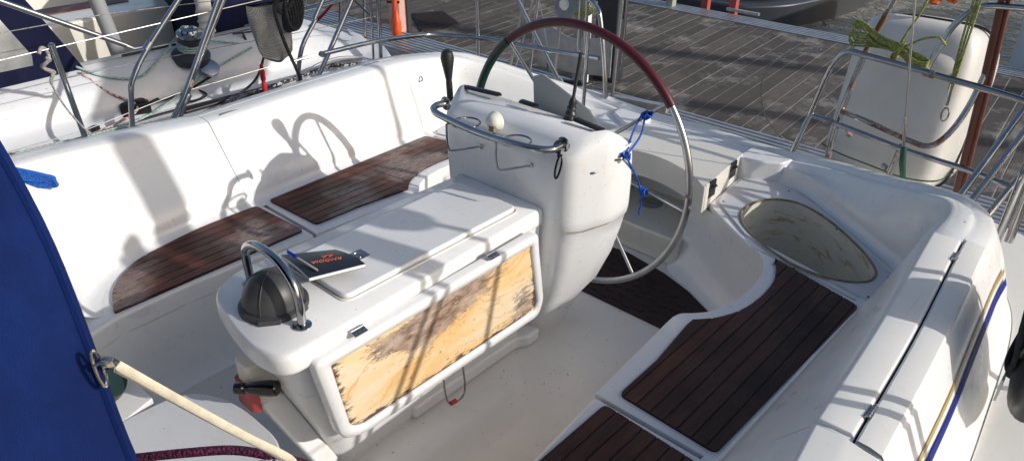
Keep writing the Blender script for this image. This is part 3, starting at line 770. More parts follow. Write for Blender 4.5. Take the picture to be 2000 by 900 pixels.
MB().tube([P0+V((0,.0,.006)),P0.lerp(P1,.36)+V((0,0,.006))], .0016, 6).build('clip', 'pen_blue', pen)

# ------------------------------------------------------------------ pedestal and wheel
pd = thing('steering_pedestal', 'white moulded steering pedestal with big wheel and curved steel handrail behind the table', 'steering pedestal', (0,.9,SOLE))
def psec(z, wf, wb, yf, yb, rf=.055, rb_=.035, zt=None):
    p = roundpoly([(-wf,yf),(wf,yf),(wb,(yf+yb)*.5+.02),(wb*.98,yb),(-wb*.98,yb),(-wb,(yf+yb)*.5+.02)], [rf,rf,.06,rb_,rb_,.06], 6)
    return [(x,y,(z if zt is None else zt(y)+z)) for x,y in p]
ridge = lambda y: 1.020-max(0,y-.86)*.6-max(0,.82-y)*.35
rows = [psec(SOLE,.09,.110,.80,1.0), psec(.13,.125,.138,.785,1.0), psec(.22,.172,.180,.765,1.0), psec(.34,.222,.262,.745,1.0), psec(.48,.262,.322,.725,1.0),
        psec(.60,.284,.356,.712,1.0), psec(.664,.291,.370,.706,1.0), psec(.668,.292,.374,.704,1.005), psec(.70,.294,.377,.703,1.008), psec(.80,.297,.380,.700,1.005),
        psec(.90,.300,.381,.700,.995), psec(.950,.301,.380,.706,.985), psec(-.030,.299,.378,.722,.978,.05,.03,zt=ridge), psec(-.010,.292,.372,.742,.970,.05,.03,zt=ridge), psec(0,.275,.358,.770,.955,.05,.03,zt=ridge)]
MB().grid(rows, cyc_v=True, cap1=True).build('pedestal_body', 'gelcoat', pd, ang=80)
MB().tube([(.296,.716,.664),(.335,.76,.664),(.362,.86,.664),(.366,.95,.664)], .0016, 5).build('joint_line', 'dirty_edge', pd)
# scuffed lower brim at the back: instrument pods (dark edges along ridge)
for (a,b_) in (((-.34,.855,1.012),(-.15,.865,1.020)),((-.06,.868,1.020),(.03,.868,1.020)),((.19,.868,1.018),(.325,.868,1.008))):
    MB().tube([a,V(a).lerp(V(b_),.08),V(a).lerp(V(b_),.92),b_], [(.004,.003),(.016,.007),(.016,.007),(.004,.003)], 10, flat=(0,1,0)).build('instrument_bezel', 'black_plastic', pd)
MB().add([(-.12,1.02,.90),(-.13,1.02,1.06),(-.08,1.02,1.075),(.14,1.02,.99),(.22,1.02,.90),(-.12,1.034,.90),(-.13,1.034,1.06),(-.08,1.034,1.075),(.14,1.034,.99),(.22,1.034,.90)],
    [(0,1,2,3,4),(9,8,7,6,5),(0,5,6,1),(1,6,7,2),(2,7,8,3),(3,8,9,4),(4,9,5,0)]).build('instrument_pod', 'flap_grey', pd, bevel=.004)
# levers
MB().rev([(.013,0),(.013,.09),(.012,.10),(.017,.13),(.024,.165),(.027,.19),(.022,.214),(.010,.224),(0,.225)], (-.455,.89,.90), (-.05,0,1), 20).build('gear_lever', 'black_plastic', pd)
MB().rev([(.024,0),(.024,.01),(.018,.02),(.021,.03),(.015,.04),(.018,.05),(.013,.06),(.015,.07),(.009,.085),(.006,.09),(.006,.25),(.0,.25)], (.145,.905,.985), (.08,.08,1), 16).build('throttle_lever', 'black_plastic', pd)
# hand rail
hr = MB().tube(cr([(-.278,.705,1.0),(-.281,.675,1.003),(-.278,.648,1.004),(-.258,.620,1.003),(-.20,.603,1.0),(0,.590,.995),(.18,.596,1.0),(.250,.612,1.002),(.278,.64,1.0),(.281,.67,1.0),(.280,.705,1.0)],7), .0125, 14)
for x in (-.278,.280): hr.rev([(.026,0),(.026,-.004),(.014,-.008)], (x,.702,1.0), (0,1,0), 20)
hr.build('handrail', 'steel', pd)
for cx in (-.115,.125):
    ch = MB().tube([(cx+.050*math.cos(t), .643+.050*math.sin(t), .985) for t in np.linspace(0,2*math.pi,29)[:-1]], .0038, 8, True)
    ch.tube([(cx-.04,.598,.985),(cx-.04,.585,.985)], .004, 8)
    ch.tube(cr([(cx-.04,.585,.985),(cx-.04,.585,.93),(cx-.038,.59,.892),(cx-.03,.605,.882),(cx+.0,.66,.882),(cx+.02,.702,.882)],5), .004, 8)
    ch.rev([(.009,0),(.009,-.006),(.003,-.008)], (cx+.02,.701,.882), (0,1,0), 14)
    ch.build('cup_holder', 'steel', pd)
ho = MB().rev([(.036,0),(.036,-.004),(.034,-.008),(.030,-.022),(.022,-.033),(.010,-.039),(0,-.040)], (-.022,.702,1.0), (0,1,.0), 26).build('horn_cover', 'horn_white', pd)
MB().obox((-.010,.672,.984),(1,0,0),(0,1,0),(0,0,1),.012,.010,.010).build('horn_mouth', 'dirty_edge', ho)
MB().rev([(.008,0),(.008,-.006),(0,-.007)], (-.032,.700,.945), (0,1,0), 12).build('switch', 'black_plastic', pd)
for (x,y,z) in ((.338,.80,.885),(.378,.89,.918)):
    c_ = MB().tube(cr([(x-.012,y-.018,z-.008),(x+.004,y-.014,z),(x+.010,y,z+.002),(x+.006,y+.016,z+.010),(x-.002,y+.03,z+.014)],5), [(.004,.007)]*21, 8)
    c_.build('jam_cleat', 'steel', pd)
# wheel
WC = V((0,1.118,.724)); WR = .538
wh = MB()
def wp(a, r=WR, dy=0): return WC+V((r*math.cos(a), dy, r*math.sin(a)))
wheel = MB().rev([(.02,-.06),(.045,-.05),(.055,-.02),(.055,.02),(.035,.03),(.012,.04),(0,.04)], WC+V((0,.05,0)), (0,1,0), 24).build('steering_wheel', 'steel', pd)
MB().tube([(0,.99,.74),(0,1.10,.724)], .02, 16).build('wheel_shaft', 'steel', wheel)
n = 160
def arc(a0, a1, r, mat, nm, k=60):
    MB().tube([wp(R(a0+(a1-a0)*i/k)) for i in range(k+1)], r, 14).build(nm, mat, wheel)
arc(37.5, -185.5, .0135, 'steel_dull', 'rim', 120)
arc(129.5, 37.5, .0178, 'grip_red', 'rim_cover'); arc(174.5, 130.2, .0182, 'grip_green', 'rim_cover', 40)
for k in range(8):
    a = R(129.5-45*k)
    MB().tube([WC+V((.04*math.cos(a),.05,.04*math.sin(a))), wp(a, WR-.004, 0)], .0072, 10).build('spoke', 'steel', wheel)
# blue cord tied from wheel spoke to cleat and down to lower spoke
sA = wp(R(39.5), .42); sB = wp(R(-5.5), .335, .01); cl = V((.393,.905,.925))
bc = MB()
for o_ in (-.010,.012):
    bc.tube(cr([cl+V((0,o_*.3,.0)), cl.lerp(sA,.5)+V((o_,o_,.0)), sA+V((o_*.6,-.012,.012))],8), .0038, 8)
for c0, ax, rr_ in ((sA,(.77,0,.64),.013),(sB,(1,0,-.1),.012)):
    ax = V(ax).normalized(); u = ax.orthogonal().normalized(); w2 = ax.cross(u)
    bc.tube([c0+ax*(t*.0035-.008)+(u*math.cos(t*2.0)+w2*math.sin(t*2.0))*rr_ for t in np.linspace(0,9,46)], .0042, 8)
bc.tube([cl+V((.014*math.cos(t*1.7),.012*math.sin(t*1.7),.010*math.cos(t*2.6))) for t in np.linspace(0,9,40)], .0042, 8)
bc.tube(cr([cl, cl.lerp(sB,.5)+V((.004,.004,-.006)), sB+V((0,-.012,.012))],8), .0038, 8)
bc.tube(cr([sB+V((0,-.012,0)), sB+V((.012,-.014,-.04)), sB+V((.008,-.016,-.085)), sB+V((.012,-.016,-.10))],6), [.004]*18+[.005], 8)
bc.build('blue_cord', 'rope_blue', None, 'bright blue cord tied from the pedestal cleat to two spokes of the steering wheel', 'cord')
# carabiner on the handrail end
cb = MB(); c0 = V((.285,.672,.93))
cb.tube([c0+V((.0,.0+.012*math.sin(t),-.0))+V((.010*math.cos(t),0,.038*math.sin(t))) for t in np.linspace(0,2*math.pi,25)[:-1]], .0038, 8, True)
cb.tube([c0+V((0,0,.036)), c0+V((0,.002,.06))], .006, 8); cb.tube([c0+V((-.010+.0,.004+.018*math.sin(t),.068+.018*math.cos(t))) for t in np.linspace(0,2*math.pi,17)[:-1]], .005, 8, True)
cb.build('carabiner', 'black_gloss', None, 'small black carabiner hanging from the right end of the pedestal handrail', 'carabiner')

# ------------------------------------------------------------------ spray hood, strap and ropes close to the camera
hd = thing('spray_hood', 'royal blue canvas spray hood at the left edge with a chrome eye', 'spray hood', (0,-1.5,.93))
def hood_section(y, k=1):
    # from port foot up over to starboard foot
    pts = [(1.0,.93),(.955,1.10),(.88,1.30),(.82,1.45),(.76,1.60),(.66,1.78),(.50,1.88),(.25,1.92),(0,1.93)]
    P = cr(pts, 5); full = P+[(-x,z) for x,z in P[::-1][1:]]
    return [(x*k, y, .93+(z-.93)*k) for x,z in full]
ros = []
yo = lambda z: -.925-.03*(z-1.2)
for dy,k in ((0,1),(-.012,1.004),(-.06,1.0),(-.3,.99),(-.7,.97),(-1.1,.93),(-1.5,.80),(-1.85,.4)):
    ros.append([(x, yo(z)+dy+.012*math.sin(z*9+dy*3), z) for x,_,z in hood_section(0,k)])
MB().grid(ros).build('canvas_cover', 'canvas_blue', hd, ang=80, solid=.004)
hem = [(x, yo(z)+.012*math.sin(z*9), z) for x,_,z in hood_section(0,1)]
MB().tube(hem, .007, 8).build('hem', 'canvas_blue', hd)
stt = MB()
for dy in (-.022,-.027):
    for i in range(0, 22, 1):
        z0 = .97+i*.032
        hx = float(np.interp(z0, [.93,1.10,1.30,1.45,1.60,1.78], [1.0,.955,.88,.82,.76,.66]))
        hx2 = float(np.interp(z0+.018, [.93,1.10,1.30,1.45,1.60,1.78], [1.0,.955,.88,.82,.76,.66]))
        stt.tube([(hx+.004, yo(z0)+dy+.012*math.sin(z0*9), z0), (hx2+.004, yo(z0+.018)+dy+.012*math.sin((z0+.018)*9), z0+.018)], .0009, 5)
stt.build('stitching', 'thread', hd)
sm_ = [(x, yo(z)-.125+.012*math.sin(z*9-.36), z) for x,_,z in hood_section(0,1.0015)]
MB().tube(sm_, .0022, 6).build('panel_seam', 'thread', hd)
# chrome eye
e0 = V((.864,-.934,1.405))
ey_ = MB().tube([e0+V((.004-.12*.035*math.sin(t),.0045*math.cos(t),.025*math.sin(t))) for t in np.linspace(0,2*math.pi,25)[:-1]], .0022, 8, True)
ey_.tube(cr([e0+V((.004,-.004,.008)), e0+V((.012,.006,.010)), e0+V((.010,.016,.002)), e0+V((.008,.014,-.010))],5), .0024, 8)
ey_.rev([(.006,0),(.008,.004),(.004,.008),(0,.008)], e0+V((.006,.010,.004)), (1,0,.2), 14)
ey_.build('chrome_eye', 'steel', hd)
s0 = e0+V((.010,.018,-.002)); s1 = V((.905,-.742,1.135))
stp = MB().tube(cr([s0, s0.lerp(s1,.3)+V((0,0,-.003)), s0.lerp(s1,.7)+V((0,0,-.004)), s1, s1+V((.0,.008,-.03))],8), [(.0060,.0018)]*33, 8, flat=(0,.5,1))
stp.tube(cr([s0+V((-.006,0,-.008)), s0.lerp(s1,.5)+V((-.008,0,-.010)), s1+V((-.004,0,-.006))],8), [(.0055,.002)]*17, 8, flat=(0,.5,1))
stp.build('tie_strap', 'webbing', None, 'cream webbing strap stretched tight from the blue spray hood down to the rope bundle', 'strap')
rp = MB().tube(cr([(.58,-.86,.995),(.66,-.80,1.018),(.72,-.745,1.024),(.78,-.705,1.020),(.83,-.67,1.005),(.88,-.64,.965),(.92,-.62,.905)],8), .0082, 10)
rp.tube(cr([(.60,-.88,.97),(.69,-.81,.99),(.78,-.745,.99),(.86,-.70,.96),(.90,-.68,.90)],8), .0082, 10)
rp.build('purple_rope', 'rope_purple', None, 'dark purple flecked rope curving under the strap at the bottom edge', 'rope')
rp = MB().tube(cr([(.72,-.82,1.00),(.78,-.76,1.035),(.83,-.715,1.045),(.87,-.69,1.03),(.90,-.67,.99),(.92,-.66,.92)],8), .0085, 10)
rp.build('speckled_rope', 'rope_saltpepper', None, 'black and white speckled rope beside the purple rope at the bottom edge', 'rope')
wn = thing('halyard_winch', 'black winch drum at the bottom edge where the cream strap ends', 'winch', (.82,-.86,.93))
MB().rev([(.05,0),(.05,.02),(.04,.03),(.038,.07),(.045,.09),(.045,.10),(0,.10)], (.84,-.86,.93), seg=24).build('drum', 'black_plastic', wn)

# ------------------------------------------------------------------ own guard rails
def T(mb, a, b_, r=.0125, n=10): mb.tube([a,b_], r, n); return mb
gr = thing('gate_rail', 'bent steel gate rail rising beside the thick diagonal brace, left of the doubled tube', 'guard rail', (-1.9,.2,.45), 'guard rail stanchions on the far side deck')
MB().tube(cr([(-1.85,.145,.45),(-1.85,.15,.60),(-1.85,.185,.78),(-1.85,.21,.85),(-1.85,.30,.965),(-1.85,.55,1.21),(-1.85,.75,1.40)],5), .0125, 12).build('tube', 'steel', gr)
MB().rev([(.018,-.02),(.018,.02)], (-1.85,.315,.985), (0,.7,.72), 14).build('collar', 'steel_dull', gr)
MB().tube([(-1.85,.315,.985),(-1.87,.26,.98),(-1.88,.23,1.0)], [.006,.008,.010], 8).build('fork', 'steel', gr)
MB().tube([(-1.88,.23,1.0),(-1.95,-.45,1.42)], .0125, 12).build('brace', 'steel', gr)
gr = thing('gate_rail', 'pair of parallel steel tubes clamped together, rising to the top edge', 'guard rail', (-1.9,.35,.45), 'guard rail stanchions on the far side deck')
MB().tube([(-1.85,.29,.45),(-1.85,.48,.78),(-1.85,.84,1.30)], .0125, 12).build('tube', 'steel', gr)
MB().tube([(-1.83,.335,.62),(-1.83,.42,.72),(-1.83,.755,1.25)], .0125, 12).build('tube', 'steel', gr)
MB().rev([(.017,-.025),(.018,-.02),(.018,.02),(.017,.025)], (-1.845,.435,.70), (0,.55,.83), 14).rev([(.016,-.02),(.016,.02)], (-1.83,.465,.775), (0,.5,.86), 14).build('clamp', 'steel_rust', gr)
gr = thing('stanchion', 'short straight steel stanchion with a knotted grey cord, leftmost on the far side deck', 'stanchion', (-1.9,-.05,.45), 'guard rail stanchions on the far side deck')
MB().tube([(-1.85,-.045,.45),(-1.85,-.079,1.065)], .0125, 12).rev([(.015,0),(.015,.02),(.008,.026)], (-1.85,-.079,1.055), seg=12).build('tube', 'steel', gr)
MB().rev([(.02,-.02),(.02,.02)], (-1.85,-.048,.585), (0,0,1), 14).tube([(-1.83,-.05,.585),(-1.80,-.08,.60)], .012, 8).build('clamp', 'black_plastic', gr)
gr = thing('stanchion', 'cranked steel stanchion right of the hanging black rope coil', 'stanchion', (-1.9,1.1,.45), 'guard rail stanchions on the far side deck')
MB().tube(cr([(-1.85,1.06,.45),(-1.85,1.065,.62),(-1.85,1.115,.80),(-1.85,1.22,.93),(-1.85,1.225,.95),(-1.85,1.36,1.12),(-1.85,1.5,1.25)],4), .0125, 12).build('tube', 'steel', gr)
gr = thing('stanchion', 'straight leaning blue-reflecting steel tube joined to the curved stern rail', 'stanchion', (-1.9,1.2,.45), 'guard rail stanchions on the far side deck')
MB().tube([(-1.85,1.06,.44),(-1.85,1.70,1.30)], .0135, 12).build('tube', 'steel', gr)
# lifelines
def wire(name, pts, r, label, cat='lifeline', mat='steel_dull', group=None): return MB().tube(pts, r, 6).build(name, mat, None, label, cat, group)
wire('lifeline', [(-1.85,-1.6,1.01),(-1.85,-.08,1.06),(-1.85,1.25,1.10),(-1.85,2.2,1.1)], .0022, 'upper steel lifeline running along the far side of the yacht through the short stanchion top')
wire('lifeline', [(-1.85,-1.6,.66),(-1.85,-.05,.68),(-1.85,.40,.735),(-1.80,1.12,.772)], .0019, 'lower steel lifeline ending in a turnbuckle at the curved stern rail')
MB().tube([(-1.79,1.02,.765),(-1.78,1.10,.770),(-1.77,1.15,.773)], [.006,.008,.004], 8).rev([(.016,-.01),(.016,.01)], (-1.755,1.175,.775), (1,0,0), 12).build('turnbuckle', 'steel', None, 'small chrome turnbuckle joining the lower lifeline to the curved stern rail', 'turnbuckle')
kc = MB(); k0 = V((-1.85,-.12,1.05))
kc.tube(cr([k0+V((.012,-.02,.0)),k0+V((.0,.0,.02)),k0+V((-.01,.02,0)),k0+V((.012,.01,-.03)),k0+V((.0,-.015,-.06)),k0+V((.012,.01,-.09)),k0+V((.01,-.005,-.14)),k0+V((.02,.04,-.3)),(-1.80,.06,.47)],7), [.0075]*42+[.0045]*15, 8)
kc.tube([k0+V((.012*math.cos(t),.018*math.sin(t*1.4),-.02-.012*t)) for t in np.linspace(0,6,40)], .0065, 8)
kc.build('knotted_cord', 'rope_grey', None, 'frayed grey cord knotted on the lifeline and hanging down beside the short stanchion', 'cord')

# pushpit (left part): mid rail, uprights, loop
pp = thing('pushpit_rail', 'curved steel stern rail with its loop, running behind the steering wheel', 'stern rail', (-1.2,2.2,.47), 'stern rails of the yacht')
MB().tube(cr([(-1.76,1.18,.775),(-1.78,1.55,.76),(-1.84,1.85,.715),(-1.84,2.04,.69),(-1.72,2.15,.683),(-1.55,2.205,.688),(-1.2,2.235,.70),(-.9,2.245,.72),(-.70,2.25,.733)],7), .0135, 14).build('mid_rail', 'steel', pp)
MB().tube([(-1.585,2.20,.47),(-1.585,2.2,1.25)], .0125, 12).build('upright', 'steel', pp)
MB().tube(cr([(-.60,2.20,.50),(-.635,2.215,.70),(-.70,2.24,.94),(-.735,2.25,1.0),(-.80,2.25,1.04),(-.95,2.25,1.06)],5), .014, 12).build('loop', 'steel', pp)
MB().tube([(-.955,2.25,.515),(-1.14,2.25,.74),(-1.34,2.25,1.0)], .0135, 12).rev([(.006,-.03),(.016,-.02),(.014,.03)], (-.955,2.25,.53), (-.6,0,.8), 12).build('brace', 'steel', pp)
MB().tube([(-1.40,2.30,.40),(-1.245,2.34,1.0)], .011, 12).tube([(-1.42,2.28,.40),(-1.30,2.32,1.0)], .011, 12).build('diagonal_tube', 'steel_dull', pp)
for c0_ in ((-1.15,2.25,.705),(-.84,2.25,.725)): MB().rev([(.018,-.018),(.018,.018)], c0_, (1,0,0), 12).build('clamp', 'steel_rust', pp)
MB().tube([(-.845,2.25,.72),(-.845,2.25,1.2)], .011, 12).tube([(-.80,2.25,.72),(-.80,2.25,1.2)], .009, 12).build('upright', 'steel', pp)
MB().tube([(-1.24,2.5,.0),(-1.17,2.5,1.0)], .013, 12).build('diagonal_tube', 'steel_dull', pp)
# round grey plate on the stern rail
gp = thing('grey_disc', 'round grey plate with a hexagonal centre fixed above the stern rail at the top edge', 'disc', (-.95,2.26,.88))
MB().rev([(.085,0),(.09,-.006),(.085,-.012),(.03,-.014),(.0,-.014)], (-.95,2.26,.985), (.2,1,-.2), 32).build('plate', 'grey_disc', gp)
MB().rev([(.028,0),(.028,-.02),(.02,-.022),(0,-.022)], (-.95,2.246,.985), (.2,1,-.2), 6).rev([(.034,0),(.034,-.005)], (-.95,2.246,.985), (.2,1,-.2), 24).build('hex_boss', 'horn_white', gp)
# backstays
wire('backstay', [(-1.32,2.35,1.25),(-1.15,2.3,.85),(-1.075,2.28,.62)], .0035, 'thin steel backstay wire left of the wheel with a green sleeve', 'backstay')
MB().tube([(-1.10,2.285,.70),(-1.085,2.28,.62),(-1.08,2.28,.56)], [.008,.012,.006], 10).build('stay_sleeve', 'green_tape', None, 'green plastic sleeve on the thin backstay left of the wheel', 'sleeve')
bs = thing('backstay', 'steel backstay with a dark green taped turnbuckle in front of the life raft', 'backstay', (.97,2.12,.55))
MB().tube([(.78,2.12,1.75),(.932,2.13,.845)], .0042, 10).build('wire', 'steel_dull', bs)
MB().tube([(.930,2.13,.86),(.932,2.13,.845),(.955,2.13,.73)], [.004,.007,.007], 10).build('terminal', 'steel', bs)
MB().tube([(.953,2.13,.735),(.956,2.13,.73),(.968,2.13,.66),(.985,2.13,.60)], [.006,.012,.014,.011], 10).build('turnbuckle', 'green_tape', bs)
MB().obox((.992,2.13,.565),(1,0,0),(0,1,0),(0,0,1),.014,.006,.036).rev([(.010,-.014),(.010,.014)], (.992,2.13,.575), (0,1,0), 12).build('toggle', 'steel', bs, bevel=.003)

# pushpit right
pr = thing('pushpit_rail', 'curved steel stern rail in front of the white life raft, with rusty joints', 'stern rail', (.9,2.3,.47), 'stern rails of the yacht')
MB().tube(cr([(.455,2.24,.50),(.475,2.27,.62),(.49,2.30,.72),(.525,2.30,.90),(.555,2.30,.98),(.60,2.30,1.022),(.68,2.30,1.02),(.95,2.30,1.0),(1.3,2.28,.975),(1.6,2.15,.96),(1.78,1.8,.95)],7), .0135, 14).build('top_rail', 'steel', pr)
MB().tube(cr([(.485,2.30,.70),(.62,2.32,.682),(.91,2.3,.655),(1.27,2.28,.637),(1.52,2.15,.615),(1.72,1.75,.60)],7), .0125, 14).build('mid_rail', 'steel', pr)
for r0,c0_,ax_ in ((.017,(.935,2.30,1.0),(1,0,-.06)),(.016,(.57,2.31,.69),(1,0,-.06)),(.018,(1.33,2.265,.633),(1,-.2,-.06))): MB().rev([(r0,-.02),(r0,.02)], c0_, ax_, 14).build('clamp', 'steel_rust', pr)
MB().tube([(1.205,1.98,.56),(1.31,2.29,.975)], .0125, 12).build('upright', 'steel', pr)
MB().tube([(1.22,2.0,.54),(1.265,2.06,.62),(1.36,2.26,.96)], [.008,.0135,.0135], 12).build('upright', 'steel', pr)
MB().tube([(1.31,2.02,.50),(1.36,2.29,.66),(1.55,2.5,1.15)], .0125, 12).build('diagonal_tube', 'steel_rust', pr)
MB().tube([(1.40,1.99,.50),(1.42,2.0,.95),(1.43,2.01,1.5)], .0125, 12).tube([(1.385,2.02,.50),(1.40,2.03,1.5)], .004, 8).build('upright', 'steel', pr)
MB().rev([(.016,-.015),(.016,.015)], (1.335,2.295,.985), (0,0,1), 12).build('cap', 'gelcoat_cream', pr)

# life raft canister in its frame
lr = thing('life_raft', 'white life raft canister strapped in a rusty steel frame outside the stern', 'life raft', (.8,2.65,.30))
def rb3(cx, cy, cz, hx, hy, hz, p=6, nu=40, nv=20, yt=0):
    rows = []
    for i in range(nv+1):
        ph = -math.pi/2+math.pi*i/nv; row = []
        for j in range(nu):
            th_ = 2*math.pi*j/nu
            c1, s1_ = math.cos(th_), math.sin(th_); c2, s2 = math.cos(ph), math.sin(ph)
            e = 2/p; f_ = lambda v: math.copysign(abs(v)**e, v)
            row.append((cx+hx*f_(c2)*f_(c1), cy+hy*f_(s2), cz+hz*f_(c2)*f_(s1_)))
        rows.append(row)
    return MB().grid(rows, cyc_v=True)
# canister stands on edge, leaning aft: local x right, z up, y depth
rot = Matrix.Rotation(R(-13), 3, 'X')
def lean(mb, piv):
    mb.v = [tuple(rot @ (V(p)-V(piv))+V(piv)) for p in mb.v]; return mb
piv = (.78,2.46,.36)
front = rb3(.765,2.66,.76,.268,.215,.40,5.5); lean(front, piv).build('front_shell', 'raft_white', lr, ang=70)
back = rb3(.765,2.93,.76,.283,.14,.415,4.2); lean(back, piv).build('back_shell', 'raft_white', lr, ang=70)
seam = MB().tube([(.765+.272*math.copysign(abs(math.cos(t))**.36,math.cos(t)), 2.85, .76+.404*math.copysign(abs(math.sin(t))**.36,math.sin(t))) for t in np.linspace(0,2*math.pi,61)[:-1]], .007, 8, True)
lean(seam, piv).build('seam_band', 'black_plastic', lr)
bl = MB().rev([(.135,-.03),(.13,.0),(.115,.022),(.085,.040),(.045,.050),(0,.053)], (.885,2.53,1.03), (.15,-.55,.8), 32)
lean(bl, piv).build('moulded_boss', 'raft_white', lr)
fr = thing('raft_frame', 'rust-stained tubular steel cradle holding the white life raft canister', 'cradle', (.8,2.4,.30))
MB().tube(cr([(.600,2.36,.30),(.595,2.355,.42),(.59,2.37,.60),(.60,2.40,.78),(.625,2.44,1.0),(.66,2.46,1.15),(.70,2.48,1.32)],5), .0135, 12).build('upright', 'steel_rust', fr)
MB().tube(cr([(.600,2.36,.735),(.75,2.36,.71),(.90,2.36,.68),(1.00,2.36,.675),(1.055,2.39,.74),(1.085,2.45,.85),(1.10,2.50,1.0)],5), .0125, 12).build('hoop', 'steel_rust', fr)
MB().tube([(.90,2.33,.66),(.865,2.33,.36)], .0125, 12).tube([(.865,2.34,.53),(.84,2.36,.535)], .012, 10).build('upright', 'steel_rust', fr)
MB().tube(cr([(.905,2.36,.99),(.93,2.40,1.12),(.96,2.42,1.20),(1.02,2.45,1.26),(1.12,2.48,1.27),(1.2,2.5,1.27)],5), .014, 12).build('upright', 'steel', fr)
MB().tube([(.65,2.37,.63),(.66,2.37,.64)], .02, 10).tube([(.60,2.36,.45),(.64,2.35,.45)], .010, 8).build('clamp', 'steel_rust', fr)
MB().box((.50,2.34,.33),(1.15,2.66,.355)).build('base_board', 'webbing', fr, bevel=.004)
MB().tube(cr([(.53,2.42,.53),(.62,2.40,.515),(.78,2.395,.50),(.92,2.40,.485),(1.05,2.42,.50),(1.10,2.5,.53)],5), [(.002,.009)]*26, 8).build('green_band', 'green_tape', None, 'dark green strap around the lower part of the life raft', 'strap')
for i,(x,lab) in enumerate(((.66,'left orange webbing strap knotted over the top of the life raft'),(.80,'right orange webbing strap knotted over the top of the life raft'))):
    o_ = MB().tube(cr([(x-.02,2.70,1.19),(x-.015,2.74,1.205),(x,2.80,1.215),(x+.01,2.88,1.22),(x+.02,2.98,1.20)],5), [(.022,.006)]*21, 8, flat=(1,0,0))
    o_.tube(cr([(x-.05,2.74,1.20),(x,2.75,1.225),(x+.03,2.745,1.21),(x+.06,2.75,1.20)],5), [(.010,.016)]*16, 8)
    o_.build('orange_strap', 'orange_strap', None, lab, 'strap', 'orange straps on the life raft')
# green coil over the raft
gc = MB()
for k in range(6):
    o1, o2 = random.uniform(-.02,.02), random.uniform(-.015,.015)
    gc.tube(cr([(.60+o2,2.36,1.03+k*.012),(.575+o2,2.37,1.06+k*.014),(.60,2.37,1.12+k*.006+o1*.5),(.68,2.35,1.07+k*.011+o1),(.78,2.34,1.05+k*.005),(.86,2.335,1.00+k*.008+o1*.5),(.90,2.335,.985+k*.009),(.905,2.35,1.0+k*.008),(.84,2.35,1.03+k*.006),(.72,2.36,1.05+k*.008),(.60+o2,2.365,1.035+k*.012)],6), .0048, 8)
for k in range(3): gc.tube([(.775+.008*k+.012*math.sin(t),2.345+.030*math.cos(t),1.055+.036*math.sin(t)) for t in np.linspace(0,2*math.pi,21)[:-1]], .0048, 8, True)
gc.tube(cr([(.78,2.34,1.07),(.80,2.34,1.14),(.83,2.35,1.23),(.87,2.4,1.45)],5), .0048, 8)
gc.tube(cr([(.80,2.34,1.07),(.86,2.33,1.12),(.92,2.34,1.14),(.955,2.35,1.11)],5), .0048, 8)
gc.build('green_rope_coil', 'rope_green', None, 'coil of yellow-green rope hung over the stern rail in front of the life raft', 'rope')
tl = MB()
for k in range(3): tl.tube(cr([(1.00+.012*k,2.40,1.5),(.995+.012*k,2.40,1.2),(1.0+.008*k,2.40,1.0),(1.005+.006*k,2.39,.92)],4), .0045, 8)
tl.build('hanging_green_rope', 'rope_green', None, 'yellow-green tackle ropes hanging straight down right of the life raft', 'rope')
MB().tube([(1.01,2.39,.95),(1.015,2.38,.86)], .008, 8).tube([(1.02+.014*math.cos(t),2.38,.82+.03*math.sin(t)) for t in np.linspace(0,6.28,17)[:-1]], .004, 6, True).build('snap_hook', 'steel', None, 'small steel snap hook on the hanging green tackle', 'hook')
MB().tube([(1.145,2.5,.30),(1.109,2.5,.887),(1.065,2.5,1.45)], .017, 12).tube([(1.165,2.5,.30),(1.13,2.5,.887),(1.09,2.5,1.45)], .010, 10).build('brown_pole', 'brown_pole', None, 'brown varnished pole leaning behind the right stern rail', 'pole')
lb = thing('life_ring', 'yellow-green round rescue float with a red edge at the right border', 'rescue float', (1.62,2.35,.55))
MB().rev([(.0,-.02),(.12,-.02),(.135,0),(.12,.02),(0,.02)], (1.56,2.40,.80), (.35,1,.1), 28).build('disc', 'yellow_green', lb)
MB().tube([V((1.56,2.395,.80))+V((.14*math.cos(t)*.94,-.14*math.cos(t)*.33,.14*math.sin(t))) for t in np.linspace(0,6.283,33)[:-1]], .010, 8, True).build('edge_band', 'red_plastic', lb)

# port guard rail beside the camera: stanchions cast the bands over the coaming
def pstan(y, lab, dbl):
    g = thing('stanchion', lab, 'stanchion', (1.86,y,.45), 'guard rail stanchions on the near side deck')
    MB().tube([(1.86,y,.45),(1.87,y,1.12)], .0125, 12).rev([(.022,0),(.022,.03),(.014,.04)], (1.86,y,.45), seg=14).build('tube', 'steel', g)
    if dbl: MB().tube([(1.86,y+.055,.45),(1.87,y+.055,1.12)], .0125, 12).build('tube', 'steel', g)
pstan(1.27, 'single stanchion on the near side deck beside the coaming lid', False)
pstan(.58, 'double gate stanchion on the near side deck', True)
wire('lifeline', [(1.87,-1.0,1.10),(1.87,.58,1.11),(1.87,1.27,1.11),(1.76,1.85,1.05)], .003, 'upper lifeline on the near side deck', mat='steel')
wire('lifeline', [(1.865,-1.0,.78),(1.865,.58,.78),(1.865,1.27,.78),(1.74,1.82,.78)], .003, 'lower lifeline on the near side deck', mat='steel')
